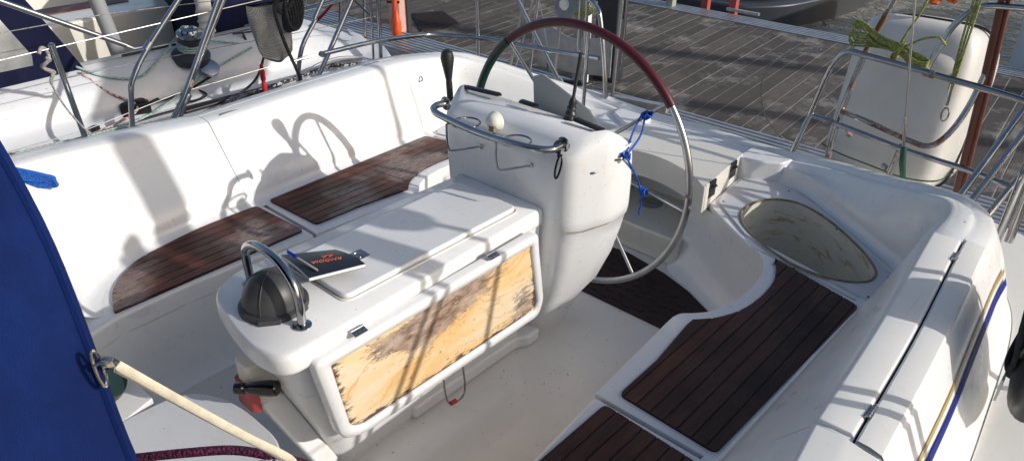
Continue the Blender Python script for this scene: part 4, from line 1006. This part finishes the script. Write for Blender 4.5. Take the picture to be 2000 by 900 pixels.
# black line bag hanging on that rail
bg_ = thing('line_bag', 'black bag with coiled black rope hanging on the near guard rail at the right edge', 'bag', (1.83,1.12,.45))
bagp = [[(1.70+.065*math.cos(a)*k, 1.04+.19*math.sin(a)*k2, z) for a in np.linspace(0,2*math.pi,25)[:-1]] for z,k,k2 in ((.54,.5,.55),(.57,.9,.85),(.66,1.1,1.05),(.76,1.0,1.0),(.86,.9,.85),(.98,.5,.6))]
MB().grid(bagp, cyc_v=True, cap0=True, cap1=True).build('bag_body', 'black_plastic', bg_, ang=80)
cw = MB()
for k in range(8):
    ph = random.uniform(0,1); y0 = 1.06+.02*k; z0 = .76+random.uniform(-.03,.03)
    cw.tube([(1.625+.008*k*.5+.01*math.sin(t*2+ph), y0-.06+.085*math.cos(t), z0+.14*math.sin(t)*(1-.05*k)) for t in np.linspace(0,2*math.pi,29)[:-1]], .0075, 8, True)
cw.build('rope_coil', 'rope_black', bg_)
MB().obox((1.625,1.0,.57),(0,1,.1),(0,-.1,1),(1,0,0),.022,.04,.003).build('reflective_patch', 'paper', bg_)
MB().obox((1.62,1.07,.70),(0,1,.1),(0,-.1,1),(1,0,0),.02,.02,.003).build('reflective_patch', 'paper', bg_)
# unseen canvas bundle added above the near rail to throw the broad shadow
bi = thing('shadow_bundle', 'unseen blue canvas bundle on steel tubes, added above the near guard rail for its shadow', 'shadow bundle', (1.85,1.1,.45))
MB().tube([(1.86,1.02,1.1),(1.88,1.06,1.75)], .0125, 12).build('bow_tube', 'steel', bi)
MB().tube(cr([(1.88,1.03,1.72),(1.89,1.08,1.9),(1.88,1.16,2.15),(1.84,1.22,2.45)],6), [.05]+[.075]*17+[.05], 14).build('shadow_roll', 'canvas_blue', bi)
for dy in (0,.055): MB().tube([(1.87,.58+dy,1.10),(1.87,.72+dy,1.45),(1.87,.85+dy,1.95)], .0125, 12).build('bow_tube', 'steel', bi)
MB().tube([(1.87,.80,1.55),(1.87,.82,1.60),(1.87,.92,1.98),(1.87,.94,2.02)], [.02,.045,.045,.02], 12).build('shadow_flap', 'canvas_blue', bi)

# blue rope tails at the starboard coaming and grey clutch plate
bt = MB()
for k in range(5):
    bt.tube(cr([(-1.38,-.52,.82-.012*k),(-1.32,-.46,.80-.010*k),(-1.275,-.405+.006*k,.775-.010*k),(-1.262,-.375,.755-.008*k),(-1.29,-.395,.74-.006*k),(-1.34,-.47,.75-.006*k)],5), .006, 8)
bt.build('blue_rope_coil', 'rope_bluecoil', None, 'short bright blue rope coil on the far coaming beside the spray hood', 'rope')

# small nameplate strips on the far coaming crest
for (y,) in ((.36,),(1.17,)):
    MB().box((-1.385,y,.757 if y < .5 else .79),(-1.372,y+.09,.764 if y < .5 else .797)).build('moulding_plate', 'steel_dull', yacht)

# ------------------------------------------------------------------ neighbouring yacht
ny = thing('neighbour_yacht', 'white sailing yacht moored alongside, with navy spray hood and chrome winch', 'sailing yacht', (-3.4,0,-.8))
NE = [(-2.20,-3.2),(-2.22,-.4),(-2.20,.3),(-2.17,.9),(-2.15,1.4),(-2.19,1.8),(-2.26,2.05),(-2.5,2.2)]   # near deck edge
NEc = cr(NE, 5)
def nprof(x, y):
    t = min(1,max(0,(y-1.55)/.5)); f = 1-t
    P = [(0,.43),(-.02,.452),(-.05,.455),(-.14,.460),(-.20,.485),(-.235,.55),(-.265,.63),(-.31,.69),(-.37,.728),(-.43,.742)]
    out = [(x-.02,y,-.9),(x,y,.1),(x+.01,y,.36)]
    for h,z in P: out.append((x+h, y, .45+(z-.45)*max(f,.15) if z > .45 else z))
    return out
MB().grid([nprof(x,y) for x,y in NEc]).build('deck', 'gelcoat_cool', ny, ang=60)
# cockpit of the neighbour: inner wall, seats, far coaming
inner = [(-2.60,.744),(-2.66,.743),(-2.69,.72),(-2.80,.46),(-2.90,.45),(-2.93,.42),(-3.30,.41),(-3.33,.38),(-3.36,.05)]
MB().grid([[(x,y,z) for x,z in inner] for y in np.linspace(-3.2,1.55,6)]).build('cockpit_side', 'gelcoat_cream', ny, ang=40)
MB().box((-4.6,-3.2,.0),(-3.3,1.9,.05)).build('cockpit_sole', 'gelcoat_cream', ny)
far = [(-4.55,.05),(-4.58,.40),(-4.62,.42),(-4.95,.42),(-5.0,.46),(-5.05,.74),(-5.12,.76),(-5.6,.74),(-5.7,.45),(-6.1,.42),(-6.12,-.9)]
MB().grid([[(x,y,z) for x,z in far] for y in np.linspace(-3.2,1.9,6)]).build('far_coaming', 'gelcoat_cream', ny, ang=40)
# far bench with teak strip, table-like locker
MB().prism(roundpoly([(-4.15,-1.5),(-3.65,-1.5),(-3.65,1.30),(-4.15,1.30)], .08), .05, .72).build('cockpit_locker', 'gelcoat_cream', ny, bevel=.02, seg=3)
MB().box((-4.98,-2.5,.423),(-4.68,1.2,.43)).build('teak_panel', 'teak_red', ny)
MB().prism(roundpoly([(-4.10,-1.2),(-3.92,-1.2),(-3.92,1.1),(-4.10,1.1)], .02), .721, .728).build('teak_strip', 'teak_red', ny)
MB().tube([(-3.30,.78,.05),(-3.30,.66,.92)], .045, 20).build('table_post', 'grey_plastic', ny)
# stern: swim platform with teak
MB().prism(roundpoly([(-2.32,1.40),(-2.30,1.9),(-2.42,2.15),(-3.2,2.32),(-5.6,2.32),(-5.6,1.40)], [.02,.1,.15,.1,.1,.02],5), .1, .42).build('stern_deck', 'gelcoat', ny, bevel=.03, seg=3)
MB().prism(roundpoly([(-2.50,1.50),(-2.48,1.85),(-2.62,2.02),(-3.2,2.18),(-5.4,2.18),(-5.4,1.50)], [.03,.1,.15,.1,.03,.03],5), .421, .428).build('stern_teak', 'teak_red', ny, smooth=False)
MB().tube([(-2.62,2.02,.431),(-3.1,1.80,.431),(-3.3,1.5,.431)], [(.03,.003)]*3, 8, flat=(0,1,0)).tube(cr([(-2.5,1.55,.431),(-2.56,1.9,.431),(-2.9,2.1,.431),(-3.6,2.14,.431)],5), [(.035,.003)]*16, 8, flat=(1,0,0)).build('grey_border', 'gelcoat_cool', ny)
# navy canvas blocks aft in its cockpit
nvb = MB().prism(roundpoly([(-2.78,1.08),(-2.78,1.42),(-3.1,1.75),(-4.4,1.9),(-4.4,1.45),(-3.3,1.15)], .12), .43, 1.15)
nvb.build('canvas_weather_cloth', 'canvas_navy', ny, bevel=.06, seg=4)
MB().tube(cr([(-2.66,.98,.72),(-2.68,1.02,.80),(-2.70,1.03,.92),(-2.74,1.06,1.2)],6), [(.045,.02),(.055,.03),(.045,.025)]*6+[(.05,.02)], 10).build('white_sail_bag', 'white_cloth', ny)
# navy spray hood
hoodn = []
hoodP = cr([(-2.585,.70),(-2.60,.85),(-2.66,1.10),(-2.85,1.35),(-3.3,1.50),(-4.0,1.52)], 6)
aft_y = lambda z: .27-(z-.70)*.42
for t in np.linspace(0,1,12):
    hoodn.append([(x, -3.0+(aft_y(z)+3.0)*t, z) for x,z in hoodP])
hn = MB().grid(hoodn).build('spray_hood', 'canvas_navy', ny, ang=80, solid=.006)
win = []
for t in np.linspace(0,1,10):
    z = .80+.42*t; x = float(np.interp(z,[q[1] for q in hoodP[:24]],[q[0] for q in hoodP[:24]]))+.007
    rr_ = .05 if 0 < t < 1 else 0
    win.append([(x, -1.6+(aft_y(z)-.17+(-.03 if t in (0,1) else 0)+1.6)*s_, z) for s_ in np.linspace(0,1,12)])
MB().grid(win).build('window', 'window_vinyl', hn)
MB().tube([(-2.56,.27,.70),(-2.50,.31,.60)], [(.012,.004)]*2, 8).build('black_tab', 'black_plastic', hn)
# winch
wx, wy = -2.50, .80
MB().rev([(.105,0),(.105,.035),(.09,.045),(.062,.06),(.058,.10),(.066,.125),(.072,.13),(.072,.145),(0,.145)], (wx,wy,.675), (.25,0,1), 32).build('winch', 'dark_panel', ny)
MB().rev([(.070,0),(.070,.012),(.045,.018),(.050,.03),(.045,.04),(.025,.045),(.02,.035),(0,.03)], (wx+.036,wy,.82), (.25,0,1), 32).build('winch_top', 'steel', ny)
MB().rev([(.055,-.02),(.055,.0),(.03,.006),(.0,.006)], (wx+.10,wy+.05,.64), (.9,0,1), 24).build('winch_base', 'steel', ny)
tw = MB()
for k in range(4): tw.tube([(wx+.015+.064*math.cos(t), wy+.064*math.sin(t), .745+k*.013-.25*.064*math.cos(t)) for t in np.linspace(0,6.283,25)[:-1]], .006, 6, True)
tw.build('winch_turns', 'rope_greenfleck', ny)
# track, cleat, clutches
MB().box((-2.262,-2,.458),(-2.235,1.2,.476)).build('genoa_track', 'alu', ny)
MB().box((-2.27,.58,.476),(-2.225,.86,.497)).build('track_car', 'black_plastic', ny, bevel=.008)
ck = MB().obox((-2.42,.40,.515),(.25,1,0),(-1,.25,0),(0,0,1),.075,.04,.03).rev([(.028,0),(.028,.02),(0,.02)], (-2.40,.35,.54), seg=18).rev([(.028,0),(.028,.02),(0,.02)], (-2.41,.43,.54), seg=18).obox((-2.40,.50,.53),(0,1,.2),(1,0,0),(0,0,1),.03,.012,.01)
ck.build('rope_clutch', 'black_plastic', ny, bevel=.008)
MB().rev([(.024,0),(.024,.025),(.018,.03),(0,.03)], (-2.37,.16,.465), seg=16).build('deck_eye', 'black_plastic', ny)
MB().obox((-2.50,1.18,.66),(0,1,0),(1,0,0),(0,0,1),.06,.03,.03).tube([(-2.50,1.16,.68),(-2.52,1.15,.76)], [.012,.006], 8).build('rope_clutch', 'black_plastic', ny, bevel=.006)
cl_ = MB().tube(cr([(-2.27,1.34,.47),(-2.27,1.40,.50),(-2.26,1.47,.53),(-2.26,1.62,.535),(-2.26,1.75,.51),(-2.27,1.80,.495)],5), [(.028,.016)]*26, 10)
cl_.tube([(-2.26,1.46,.46),(-2.26,1.48,.53)], .018, 10).tube([(-2.26,1.62,.46),(-2.26,1.61,.53)], .018, 10); cl_.build('mooring_cleat', 'alu', ny)
MB().box((-2.30,1.0,.46),(-2.24,1.36,.475)).build('step_strip', 'gelcoat_cream', ny)
# neighbour stern rail & lifelines
nr = MB().tube(cr([(-2.32,1.05,1.02),(-2.32,1.4,1.03),(-2.33,1.9,1.05),(-2.40,2.1,1.06)],4), .0135, 12)
nr = thing('pushpit_rail', 'steel stern rail of the neighbouring yacht, above its teak platform', 'stern rail', (-2.4,1.8,.42), 'stern rails of the yachts')
MB().tube(cr([(-2.75,1.30,.72),(-2.55,1.55,.80),(-2.40,1.78,.86),(-2.32,1.98,.93)],4), .013, 12).build('top_rail', 'steel', nr)
MB().tube([(-2.26,1.96,.42),(-2.28,2.02,1.3)], .013, 12).tube([(-2.30,1.93,.42),(-2.32,1.99,1.3)], .008, 10).build('upright', 'steel', nr)
MB().tube([(-3.1,2.25,.42),(-3.0,2.3,1.2)], .011, 10).tube([(-3.6,2.25,.42),(-3.2,2.3,1.2)], .009, 10).tube([(-2.75,2.22,.42),(-2.72,2.25,1.2)], .011, 10).tube([(-2.55,2.2,.60),(-3.6,2.28,1.0)], .009, 10).build('upright', 'steel_dull', nr)
wire('lifeline', [(-2.26,-1.6,1.06),(-2.26,.3,1.06),(-2.26,1.35,1.0),(-2.28,1.98,.98)], .0022, 'thin grey lifeline of the neighbouring yacht', mat='rope_grey')
# ropes on the neighbour deck
def rope_on(name, pts, r, mat, label, n=8): MB().tube(cr(pts, n), r, 8).build(name, mat, None, label, 'rope')
rope_on('control_line', [(-2.42,-.9,.48),(-2.34,-.2,.48),(-2.31,.10,.48),(-2.33,.33,.51),(-2.40,.40,.54),(-2.46,.30,.62),(-2.55,.22,.73)], .0065, 'rope_redfleck', 'white rope with red flecks running along the neighbouring deck to the black clutch')
rope_on('sheet', [(-2.40,-.85,.48),(-2.32,-.1,.48),(-2.28,.25,.49),(-2.31,.50,.52),(-2.40,.80,.60),(-2.44,1.15,.68)], .0065, 'rope_greenfleck', 'pale green flecked sheet running across the neighbouring deck under the winch')
rope_on('sheet_tail', [(-2.58,.22,.75),(-2.50,.32,.69),(-2.46,.48,.66),(-2.50,.64,.73),(-2.56,.76,.79)], .0065, 'rope_greenfleck', 'slack pale green rope tail curving up to the chrome winch')
rope_on('winch_line', [(-2.52,.90,.76),(-2.50,1.05,.72),(-2.50,1.15,.69)], .0055, 'rope_greenfleck', 'short pale green rope from the winch to the far clutch')
rope_on('traveller_line', [(-2.42,.44,.52),(-2.38,.65,.54),(-2.44,.95,.60),(-2.49,1.16,.66)], .007, 'rope_black', 'black line running diagonally past the winch base')
rope_on('mooring_line', [(-2.18,.78,.48),(-2.22,1.0,.49),(-2.24,1.25,.50),(-2.25,1.50,.51),(-2.24,1.65,.50),(-2.17,1.86,.47),(-2.10,2.1,.42),(-2.0,2.6,.1)], .013, 'rope_blackfleck', 'thick black and white mooring line wound on the aluminium cleat')
wire('lifeline', [(-2.26,-1.6,.80),(-2.26,.3,.80),(-2.26,1.35,.76),(-2.28,1.98,.74)], .0018, 'lower thin grey lifeline of the neighbouring yacht', mat='rope_grey')
MB().tube([(-2.58,.46,.755),(-2.57,.80,.755)], [(.010,.005)]*2, 8).build('nameplate', 'black_plastic', ny)
MB().tube([(-2.54,1.10,.752),(-2.54,1.30,.735)], [(.008,.004)]*2, 8).build('nameplate', 'black_plastic', ny)
rope_on('coiled_tail', [(-2.36,.62,.50),(-2.33,.70,.50),(-2.36,.78,.505),(-2.42,.74,.53),(-2.40,.66,.52),(-2.35,.66,.51)], .007, 'rope_black', 'small black rope coil beside the winch base')
rope_on('grey_rope_loop', [(-2.70,-.40,.50),(-2.62,-.22,.50),(-2.52,-.14,.49),(-2.50,-.20,.485),(-2.62,-.30,.485)], .010, 'rope_grey', 'loop of grey rope on the neighbouring deck at the left edge')
rope_on('grey_rope_bundle', [(-2.75,-.32,.60),(-2.68,-.18,.62),(-2.64,-.08,.62),(-2.70,-.16,.60),(-2.78,-.3,.58)], .016, 'rope_grey', 'bundle of grey rope under the navy spray hood')
rope_on('headsail_sheet', [(-2.30,-.6,.48),(-2.29,-.1,.48),(-2.30,.2,.485),(-2.30,.55,.49),(-2.27,1.0,.49),(-2.25,1.35,.50)], .006, 'rope_black', 'thin dark sheet lying along the neighbouring toe rail')
rope_on('furling_line', [(-2.33,-.8,.47),(-2.29,.0,.475),(-2.26,.7,.48),(-2.23,1.2,.49)], .005, 'rope_grey', 'grey furling line next to the track on the neighbouring deck')
rope_on('black_deck_line', [(-2.02,.70,.55),(-2.10,.86,.56),(-2.16,1.0,.60),(-2.2,1.1,.72)], .007, 'rope_black', 'thin black line looping below the mesh bag')
# black tackle blocks
tk = MB().obox((-2.12,.80,.475),(0,1,.1),(1,0,0),(0,0,1),.05,.03,.018).obox((-2.14,.92,.48),(0,1,.1),(1,0,0),(0,0,1),.05,.03,.02)
for k in range(5): tk.tube(cr([(-2.10,.74+.02*k,.48),(-2.12,.85,.505+.006*k),(-2.16,1.02+.02*k,.51),(-2.18,1.15,.50)],5), .008, 8)
tk.build('tackle_block', 'black_plastic', None, 'heap of black blocks and lines on the deck edge below the mesh bag', 'tackle', bevel=.003)
MB().rev([(.014,0),(.014,.05),(.011,.055),(.011,.065),(.015,.07),(.015,.12),(.010,.13),(.010,.16),(0,.16)], (-2.12,1.01,.52), (.05,0,1), 14).build('flare_handle', 'red_plastic', None, 'small red and black handle standing on the deck edge below the mesh bag', 'handle')
# mesh bag on lifeline
bag = []
for z,ky,kx in ((1.05,.105,.006),(1.02,.11,.014),(.97,.112,.030),(.89,.112,.04),(.82,.108,.04),(.775,.09,.03),(.755,.06,.01)):
    bag.append([(-1.90+kx*math.sin(a)+.012*math.sin(a*3+z*20), .985+ky*math.cos(a)+(.9-z)*.10, z+.01*math.cos(a*2)) for a in np.linspace(0,6.283,29)[:-1]])
mb_ = MB().grid(bag, cyc_v=True, cap0=True, cap1=True).build('mesh_bag', 'mesh_bag', None, 'grey mesh pouch hanging from the lifeline left of the black rope coil', 'bag')
br = MB()
for k in range(6):
    yc = 1.04+.006*k; br.tube([(-1.83+.006*k+.006*math.sin(t), yc+(.022+.006*k)*math.cos(t), .97+(.060+.012*k)*math.sin(t)+.014*k) for t in np.linspace(0,6.283,25)[:-1]], .0085, 8, True)
br.tube(cr([(-1.83,1.03,1.08),(-1.82,.97,1.05),(-1.81,.99,.88),(-1.80,1.04,.70),(-1.80,1.09,.50)],5), .009, 8)
br.tube(cr([(-1.82,.98,1.09),(-1.82,.99,1.03),(-1.82,1.03,1.02),(-1.81,1.08,1.08)],5), .013, 8)
br.build('black_rope_coil', 'rope_black', None, 'coil of thick black rope hung on the far lifeline beside the mesh bag', 'rope')
MB().tube(cr([(-3.05,1.72,.46),(-2.9,1.80,.55),(-2.7,1.92,.75),(-2.55,2.0,1.0)],5), [(.022,.004)]*16, 8).build('red_strap', 'red_plastic', None, 'red webbing strap rising from the neighbouring stern platform', 'strap')

# danbuoy light and pink bag at the neighbour's stern
db = thing('rescue_light', 'orange-red rescue light with a waisted body, clipped to the neighbouring stern rail', 'rescue light', (-2.16,2.03,.62))
MB().rev([(.018,-.02),(.022,0),(.030,.01),(.034,.05),(.034,.09),(.025,.13),(.018,.16),(.017,.22),(.022,.24),(.022,.32),(0,.33)], (-2.16,2.03,.62), (0,0,1), 24).build('body', 'orange_plastic', db)
MB().tube([(-2.20,2.0,.84),(-2.135,2.05,.84)], .008, 8).build('clip', 'black_plastic', db)

# ------------------------------------------------------------------ setting: dock, water
def st_obj(mb, name, mat, **k): return mb.build(name, mat, None, kind='structure', **k)
DZ = -.25
pk = MB(); ang = R(4.4); random.seed(3)
x = -9.5
while x < 6:
    w_ = .1335; z = DZ+random.uniform(-.0015,.0015)
    # plank from y=4.2 to 7.0, direction slightly toward -x; ends cut square to dock
    a = (x, 4.2); b_ = (x-math.tan(ang)*2.8, 7.0)
    pk.add([(a[0],a[1],z-.03),(a[0]+w_,a[1],z-.03),(b_[0]+w_,b_[1],z-.03),(b_[0],b_[1],z-.03),(a[0],a[1],z),(a[0]+w_,a[1],z),(b_[0]+w_,b_[1],z),(b_[0],b_[1],z)],
           [(3,2,1,0),(4,5,6,7),(0,1,5,4),(1,2,6,5),(2,3,7,6),(3,0,4,7)])
    x += .147
st_obj(pk, 'dock_planks', 'dock_wood', smooth=False)
MB().box((-10,4.15,DZ-.45),(7,7.05,DZ-.004)).build('dock_float', 'joint_dirt', None, kind='structure', smooth=False)
al = MB()
def ribs(y0, n, pitch, wid):
    for k in range(n): al.box((-10,y0+k*pitch,DZ-.02),(7,y0+k*pitch+wid,DZ+.012))
ribs(3.70, 8, .062, .034); ribs(7.0, 5, .062, .036)
al.box((-10,3.68,DZ-.30),(7,4.198,DZ-.012)); al.box((-10,7.0,DZ-.30),(7,7.33,DZ-.012))
st_obj(al, 'dock_edging', 'alu', bevel=.003)
MB().grid([[(x,y,-.75) for x in (-300,-40,-12,-6,0,6,12,40,300)] for y in (-300,-40,-12,-4,2,8,14,40,300)]).build('water', 'water', None, kind='structure')
# mat on dock
dm_ = MB().prism([(-5.16,4.72),(-4.52,4.30),(-4.42,4.80),(-4.98,5.06)], DZ+.004, DZ+.018)
def inq(x,y):
    P = [(-5.16,4.72),(-4.52,4.30),(-4.42,4.80),(-4.98,5.06)]
    return all(((P[(i+1)%4][0]-P[i][0])*(y-P[i][1])-(P[(i+1)%4][1]-P[i][1])*(x-P[i][0])) > .012 for i in range(4))
for i in range(30):
    for j in range(30):
        x = -5.2+i*.03; y = 4.28+j*.03+(.015 if i % 2 else 0)
        if inq(x,y): dm_.box((x-.008,y-.008,DZ+.018),(x+.008,y+.008,DZ+.026))
dm_.build('door_mat', 'rubber', None, 'black studded rubber mat on the wooden dock', 'mat', smooth=False)
# things standing on the dock
pb = thing('pink_fender', 'tall faded pink cloth-covered pad at the dock edge beside the orange light', 'fender', (-4.6,4.2,DZ))
MB().prism(roundpoly([(-4.86,4.14),(-4.66,4.12),(-4.62,4.24),(-4.82,4.26)], .02), DZ, .9).build('pad', 'pink_cloth', pb, bevel=.01)
MB().box((-4.63,4.20,DZ),(-4.612,4.25,.9)).build('edge_trim', 'dark_panel', pb)
po = thing('dock_post', 'pale square timber post with green stained foot beside the dark service column', 'post', (-2.05,3.92,-.4))
MB().prism([(-2.115,3.86),(-2.035,3.86),(-2.035,3.94),(-2.115,3.94)], -.5, .95).build('timber', 'post_paint', po, bevel=.006)
MB().prism([(-2.030,3.87),(-1.99,3.87),(-1.99,3.93),(-2.030,3.93)], -.5, .95).build('steel_side', 'hull_white', po, bevel=.004)
sc_ = thing('service_column', 'dark grey service column with rounded steel frame on the dock behind the wheel', 'service column', (-2.0,4.4,DZ))
MB().prism(roundpoly([(-2.25,4.34),(-2.02,4.34),(-2.02,4.50),(-2.25,4.50)], .02), DZ, 1.1).build('column_body', 'dark_panel', sc_, bevel=.01)
MB().tube(cr([(-1.94,4.32,DZ+.04),(-1.93,4.32,.3),(-1.93,4.32,.9)],3), .011, 10).tube([(-1.955,4.32,.34),(-1.955,4.32,.66)], .016, 8).build('side_tube', 'steel', sc_)
# passerelle parts and ropes below the stern
ps = thing('folded_gangway', 'folded dark gangway with steel brackets lying between stern and dock', 'gangway', (-1.9,3.2,-.3))
MB().obox((-1.75,3.3,-.10),(1,.2,0),(-.2,1,0),(0,0,1),.75,.13,.02).obox((-1.75,3.55,-.06),(1,.2,0),(-.2,1,0),(0,0,1),.7,.03,.03).build('frame', 'alu', ps, bevel=.005)
MB().obox((-1.1,3.2,-.04),(1,.1,0),(-.1,1,0),(0,0,1),.35,.10,.03).obox((-1.95,3.42,-.02),(1,.2,.1),(-.2,1,0),(0,0,1),.25,.02,.06).obox((-1.7,3.38,-.02),(.2,1,.1),(1,-.2,0),(0,0,1),.15,.02,.06).build('bracket', 'black_plastic', ps, bevel=.01)
MB().rev([(.0,0),(.14,.01),(.18,.04),(.15,.08),(.05,.10),(0,.10)], (-1.50,3.75,-.24), (0,0,1), 24).build('black_bundle', 'black_plastic', None, 'flat black bundle on the dock edge behind the wheel', 'bundle')
random.seed(11)
yr = MB()
for k in range(5):
    y0 = 3.45+.05*k; yr.tube(cr([(-1.45,y0,-.16),(-1.2,y0+random.uniform(-.05,.05),-.17),(-.9,y0-.03+random.uniform(-.06,.06),-.16),(-.6,y0-.08,-.17),(-.35,y0-.04,-.15)],6), .012, 8)
for k in range(3): yr.tube([(-1.15+.10*math.cos(t)+.03*k, 3.52+.07*math.sin(t), -.13+.01*k) for t in np.linspace(0,6.283,21)[:-1]], .011, 8, True)
yr.build('yellow_rope', 'rope_yellow', None, 'tangle of dirty yellow mooring rope at the dock edge behind the wheel', 'rope')
MB().tube(cr([(-1.4,3.58,DZ+.04),(-.6,3.52,DZ+.04),(.3,3.45,DZ+.03),(1.2,3.35,DZ+.03),(2.2,3.3,DZ+.03)],6), .012, 8).tube(cr([(-1.4,3.63,DZ+.04),(-.3,3.55,DZ+.04),(.9,3.45,DZ+.03),(2.2,3.38,DZ+.03)],6), .010, 8).build('dock_line', 'rope_yellow', None, 'long yellowish line lying along the aluminium dock edge', 'rope')
# white cloth with yellow coil hanging on frame
cf = thing('canvas_sling', 'pale cloth sling hanging between steel tubes over the dock', 'sling', (-2.0,3.0,.2))
cl3 = [[(-1.78+.64*s_, 3.0+.02*math.sin(s_*9), .62-.34*t-(.07*math.sin(math.pi*s_)*(1-t))+.05*s_*t) for s_ in np.linspace(0,1,14)] for t in np.linspace(0,1,6)]
MB().grid(cl3).build('cloth', 'white_cloth', cf, solid=.004)
for a_,b_ in (((-1.90,3.0,-.2),(-1.76,3.0,.95)),((-1.12,3.0,-.2),(-1.08,3.0,.95))): MB().tube([a_,b_], .012, 10).build('tube', 'steel_dull', cf)
yc = MB()
for k in range(6): yc.tube([(-1.12+(.10+.006*k)*math.cos(t), 2.55+.01*k, .95+(.085+.004*k)*math.sin(t)-.004*k) for t in np.linspace(math.pi,2*math.pi,15)], .0055, 6)
yc.build('yellow_green_coil', 'rope_green', None, 'yellow-green rope loops hanging at the top edge beside the grey disc', 'rope')
# mooring wire arc on right dock
MB().tube(cr([(.49,2.32,1.0),(.40,2.38,.97),(.25,2.50,.89),(.10,2.65,.76),(.03,2.76,.60),(.04,2.86,.42),(.13,2.95,.28),(.30,3.0,.22)],8), .0035, 6).tube([(.46,2.33,.995),(.36,2.41,.955)], .008, 8).build('hanging_cable', 'rope_grey', None, 'thin grey cable looping from the stern rail corner over the dock', 'cable')
# dock edge far: bollards, red frame, dark boat
MB().prism(roundpoly([(-3.22,7.10),(-3.12,7.10),(-3.12,7.2),(-3.22,7.2)], .02), DZ, .5).build('steel_pile', 'post_paint', None, 'grey steel pile at the far dock edge', 'pile', bevel=.005)
MB().box((-3.02,7.62,DZ-.2),(-2.93,7.70,.6)).build('red_post', 'red_paint', None, 'left faded red post behind the far dock edge', 'post', 'red posts behind the dock')
rdp = thing('red_post', 'right red post behind the far dock edge, with a metal foot', 'post', (-2.5,7.5,DZ-.2), 'red posts behind the dock')
MB().box((-2.56,7.45,DZ-.2),(-2.47,7.53,.6)).build('post_shaft', 'red_paint', rdp)
MB().box((-2.56,7.40,DZ+.01),(-2.15,7.445,DZ+.04)).build('foot_bar', 'alu', rdp)
bb = thing('dark_tender', 'low black-hulled boat beyond the far dock edge', 'boat', (-1.5,8.8,-.75))
MB().prism(roundpoly([(-4.6,8.3),(-2.9,8.4),(-2.45,8.9),(-2.1,10.4),(-2.3,13),(-4.6,13)], [.1,.2,.4,.5,.1,.1],5), -.95, -.42).build('hull', 'dark_panel', bb, bevel=.04, seg=3)
MB().prism(roundpoly([(-4.4,8.6),(-3.1,8.65),(-2.7,9.0),(-2.4,10.4),(-2.6,12.8),(-4.4,12.8)], .2,5), -.40, -.36).build('deck', 'rubber', bb)
# far boats that show on the water and at the right edge
fb = thing('moored_motorboat', 'white motorboat hull across the water at the top right corner', 'boat', (1.5,10,-.75))
MB().prism(roundpoly([(.32,8.2),(.5,7.75),(4.5,7.75),(4.5,12.5),(.9,12.5),(.45,9.6)], [.1,.2,.1,.1,.3,.4],5), -.95, .55).build('hull', 'hull_white', fb, bevel=.06, seg=3)
MB().prism(roundpoly([(1.2,8.6),(4.2,8.6),(4.2,11.5),(1.4,11.5)], .3,5), .55, 1.4).build('cabin', 'hull_white', fb, bevel=.08, seg=3)

# unseen yachts added outside the frame: their masts streak the dock with shade
for i,(mx,my,r_m,bz) in enumerate(((8.5,9.6,.11,2.2),(10.5,8.9,.10,2.4))):
    t_ = thing('shadow_yacht', ('blue' if i else 'grey')+'-covered mast and boom of an unseen yacht added to streak the dock with shade', 'boat', (mx,my,-.75))
    MB().tube([(mx,my,-.5),(mx,my,12)], r_m, 14).build('mast', 'alu', t_)
    MB().tube([(mx,my,bz),(mx+.3,my-4,bz+.1)], .16, 12).build('boom', 'canvas_blue', t_)
    MB().tube(cr([(mx-.6,my-7,.2),(mx-1.1,my-3,.35),(mx-.9,my+2,.5),(mx,my+5,.7)],5), [(.3,.5)]*16, 12).build('hull', 'hull_white', t_)
sp = thing('shadow_panel', 'unseen dark panel on a steel pole, added above the stern to shade the neighbouring deck', 'shadow panel', (1.25,2.3,.5))  # unseen panel added so that its shade falls on the neighbouring yacht
MB().obox((1.22,2.28,2.62),(1,0,.05),(0,1,0),(-.05,0,1),.55,.50,.018).build('panel', 'dark_panel', sp)
MB().tube([(1.43,2.05,.5),(1.42,2.15,1.6),(1.25,2.28,2.60)], .016, 12).build('pole', 'steel', sp)
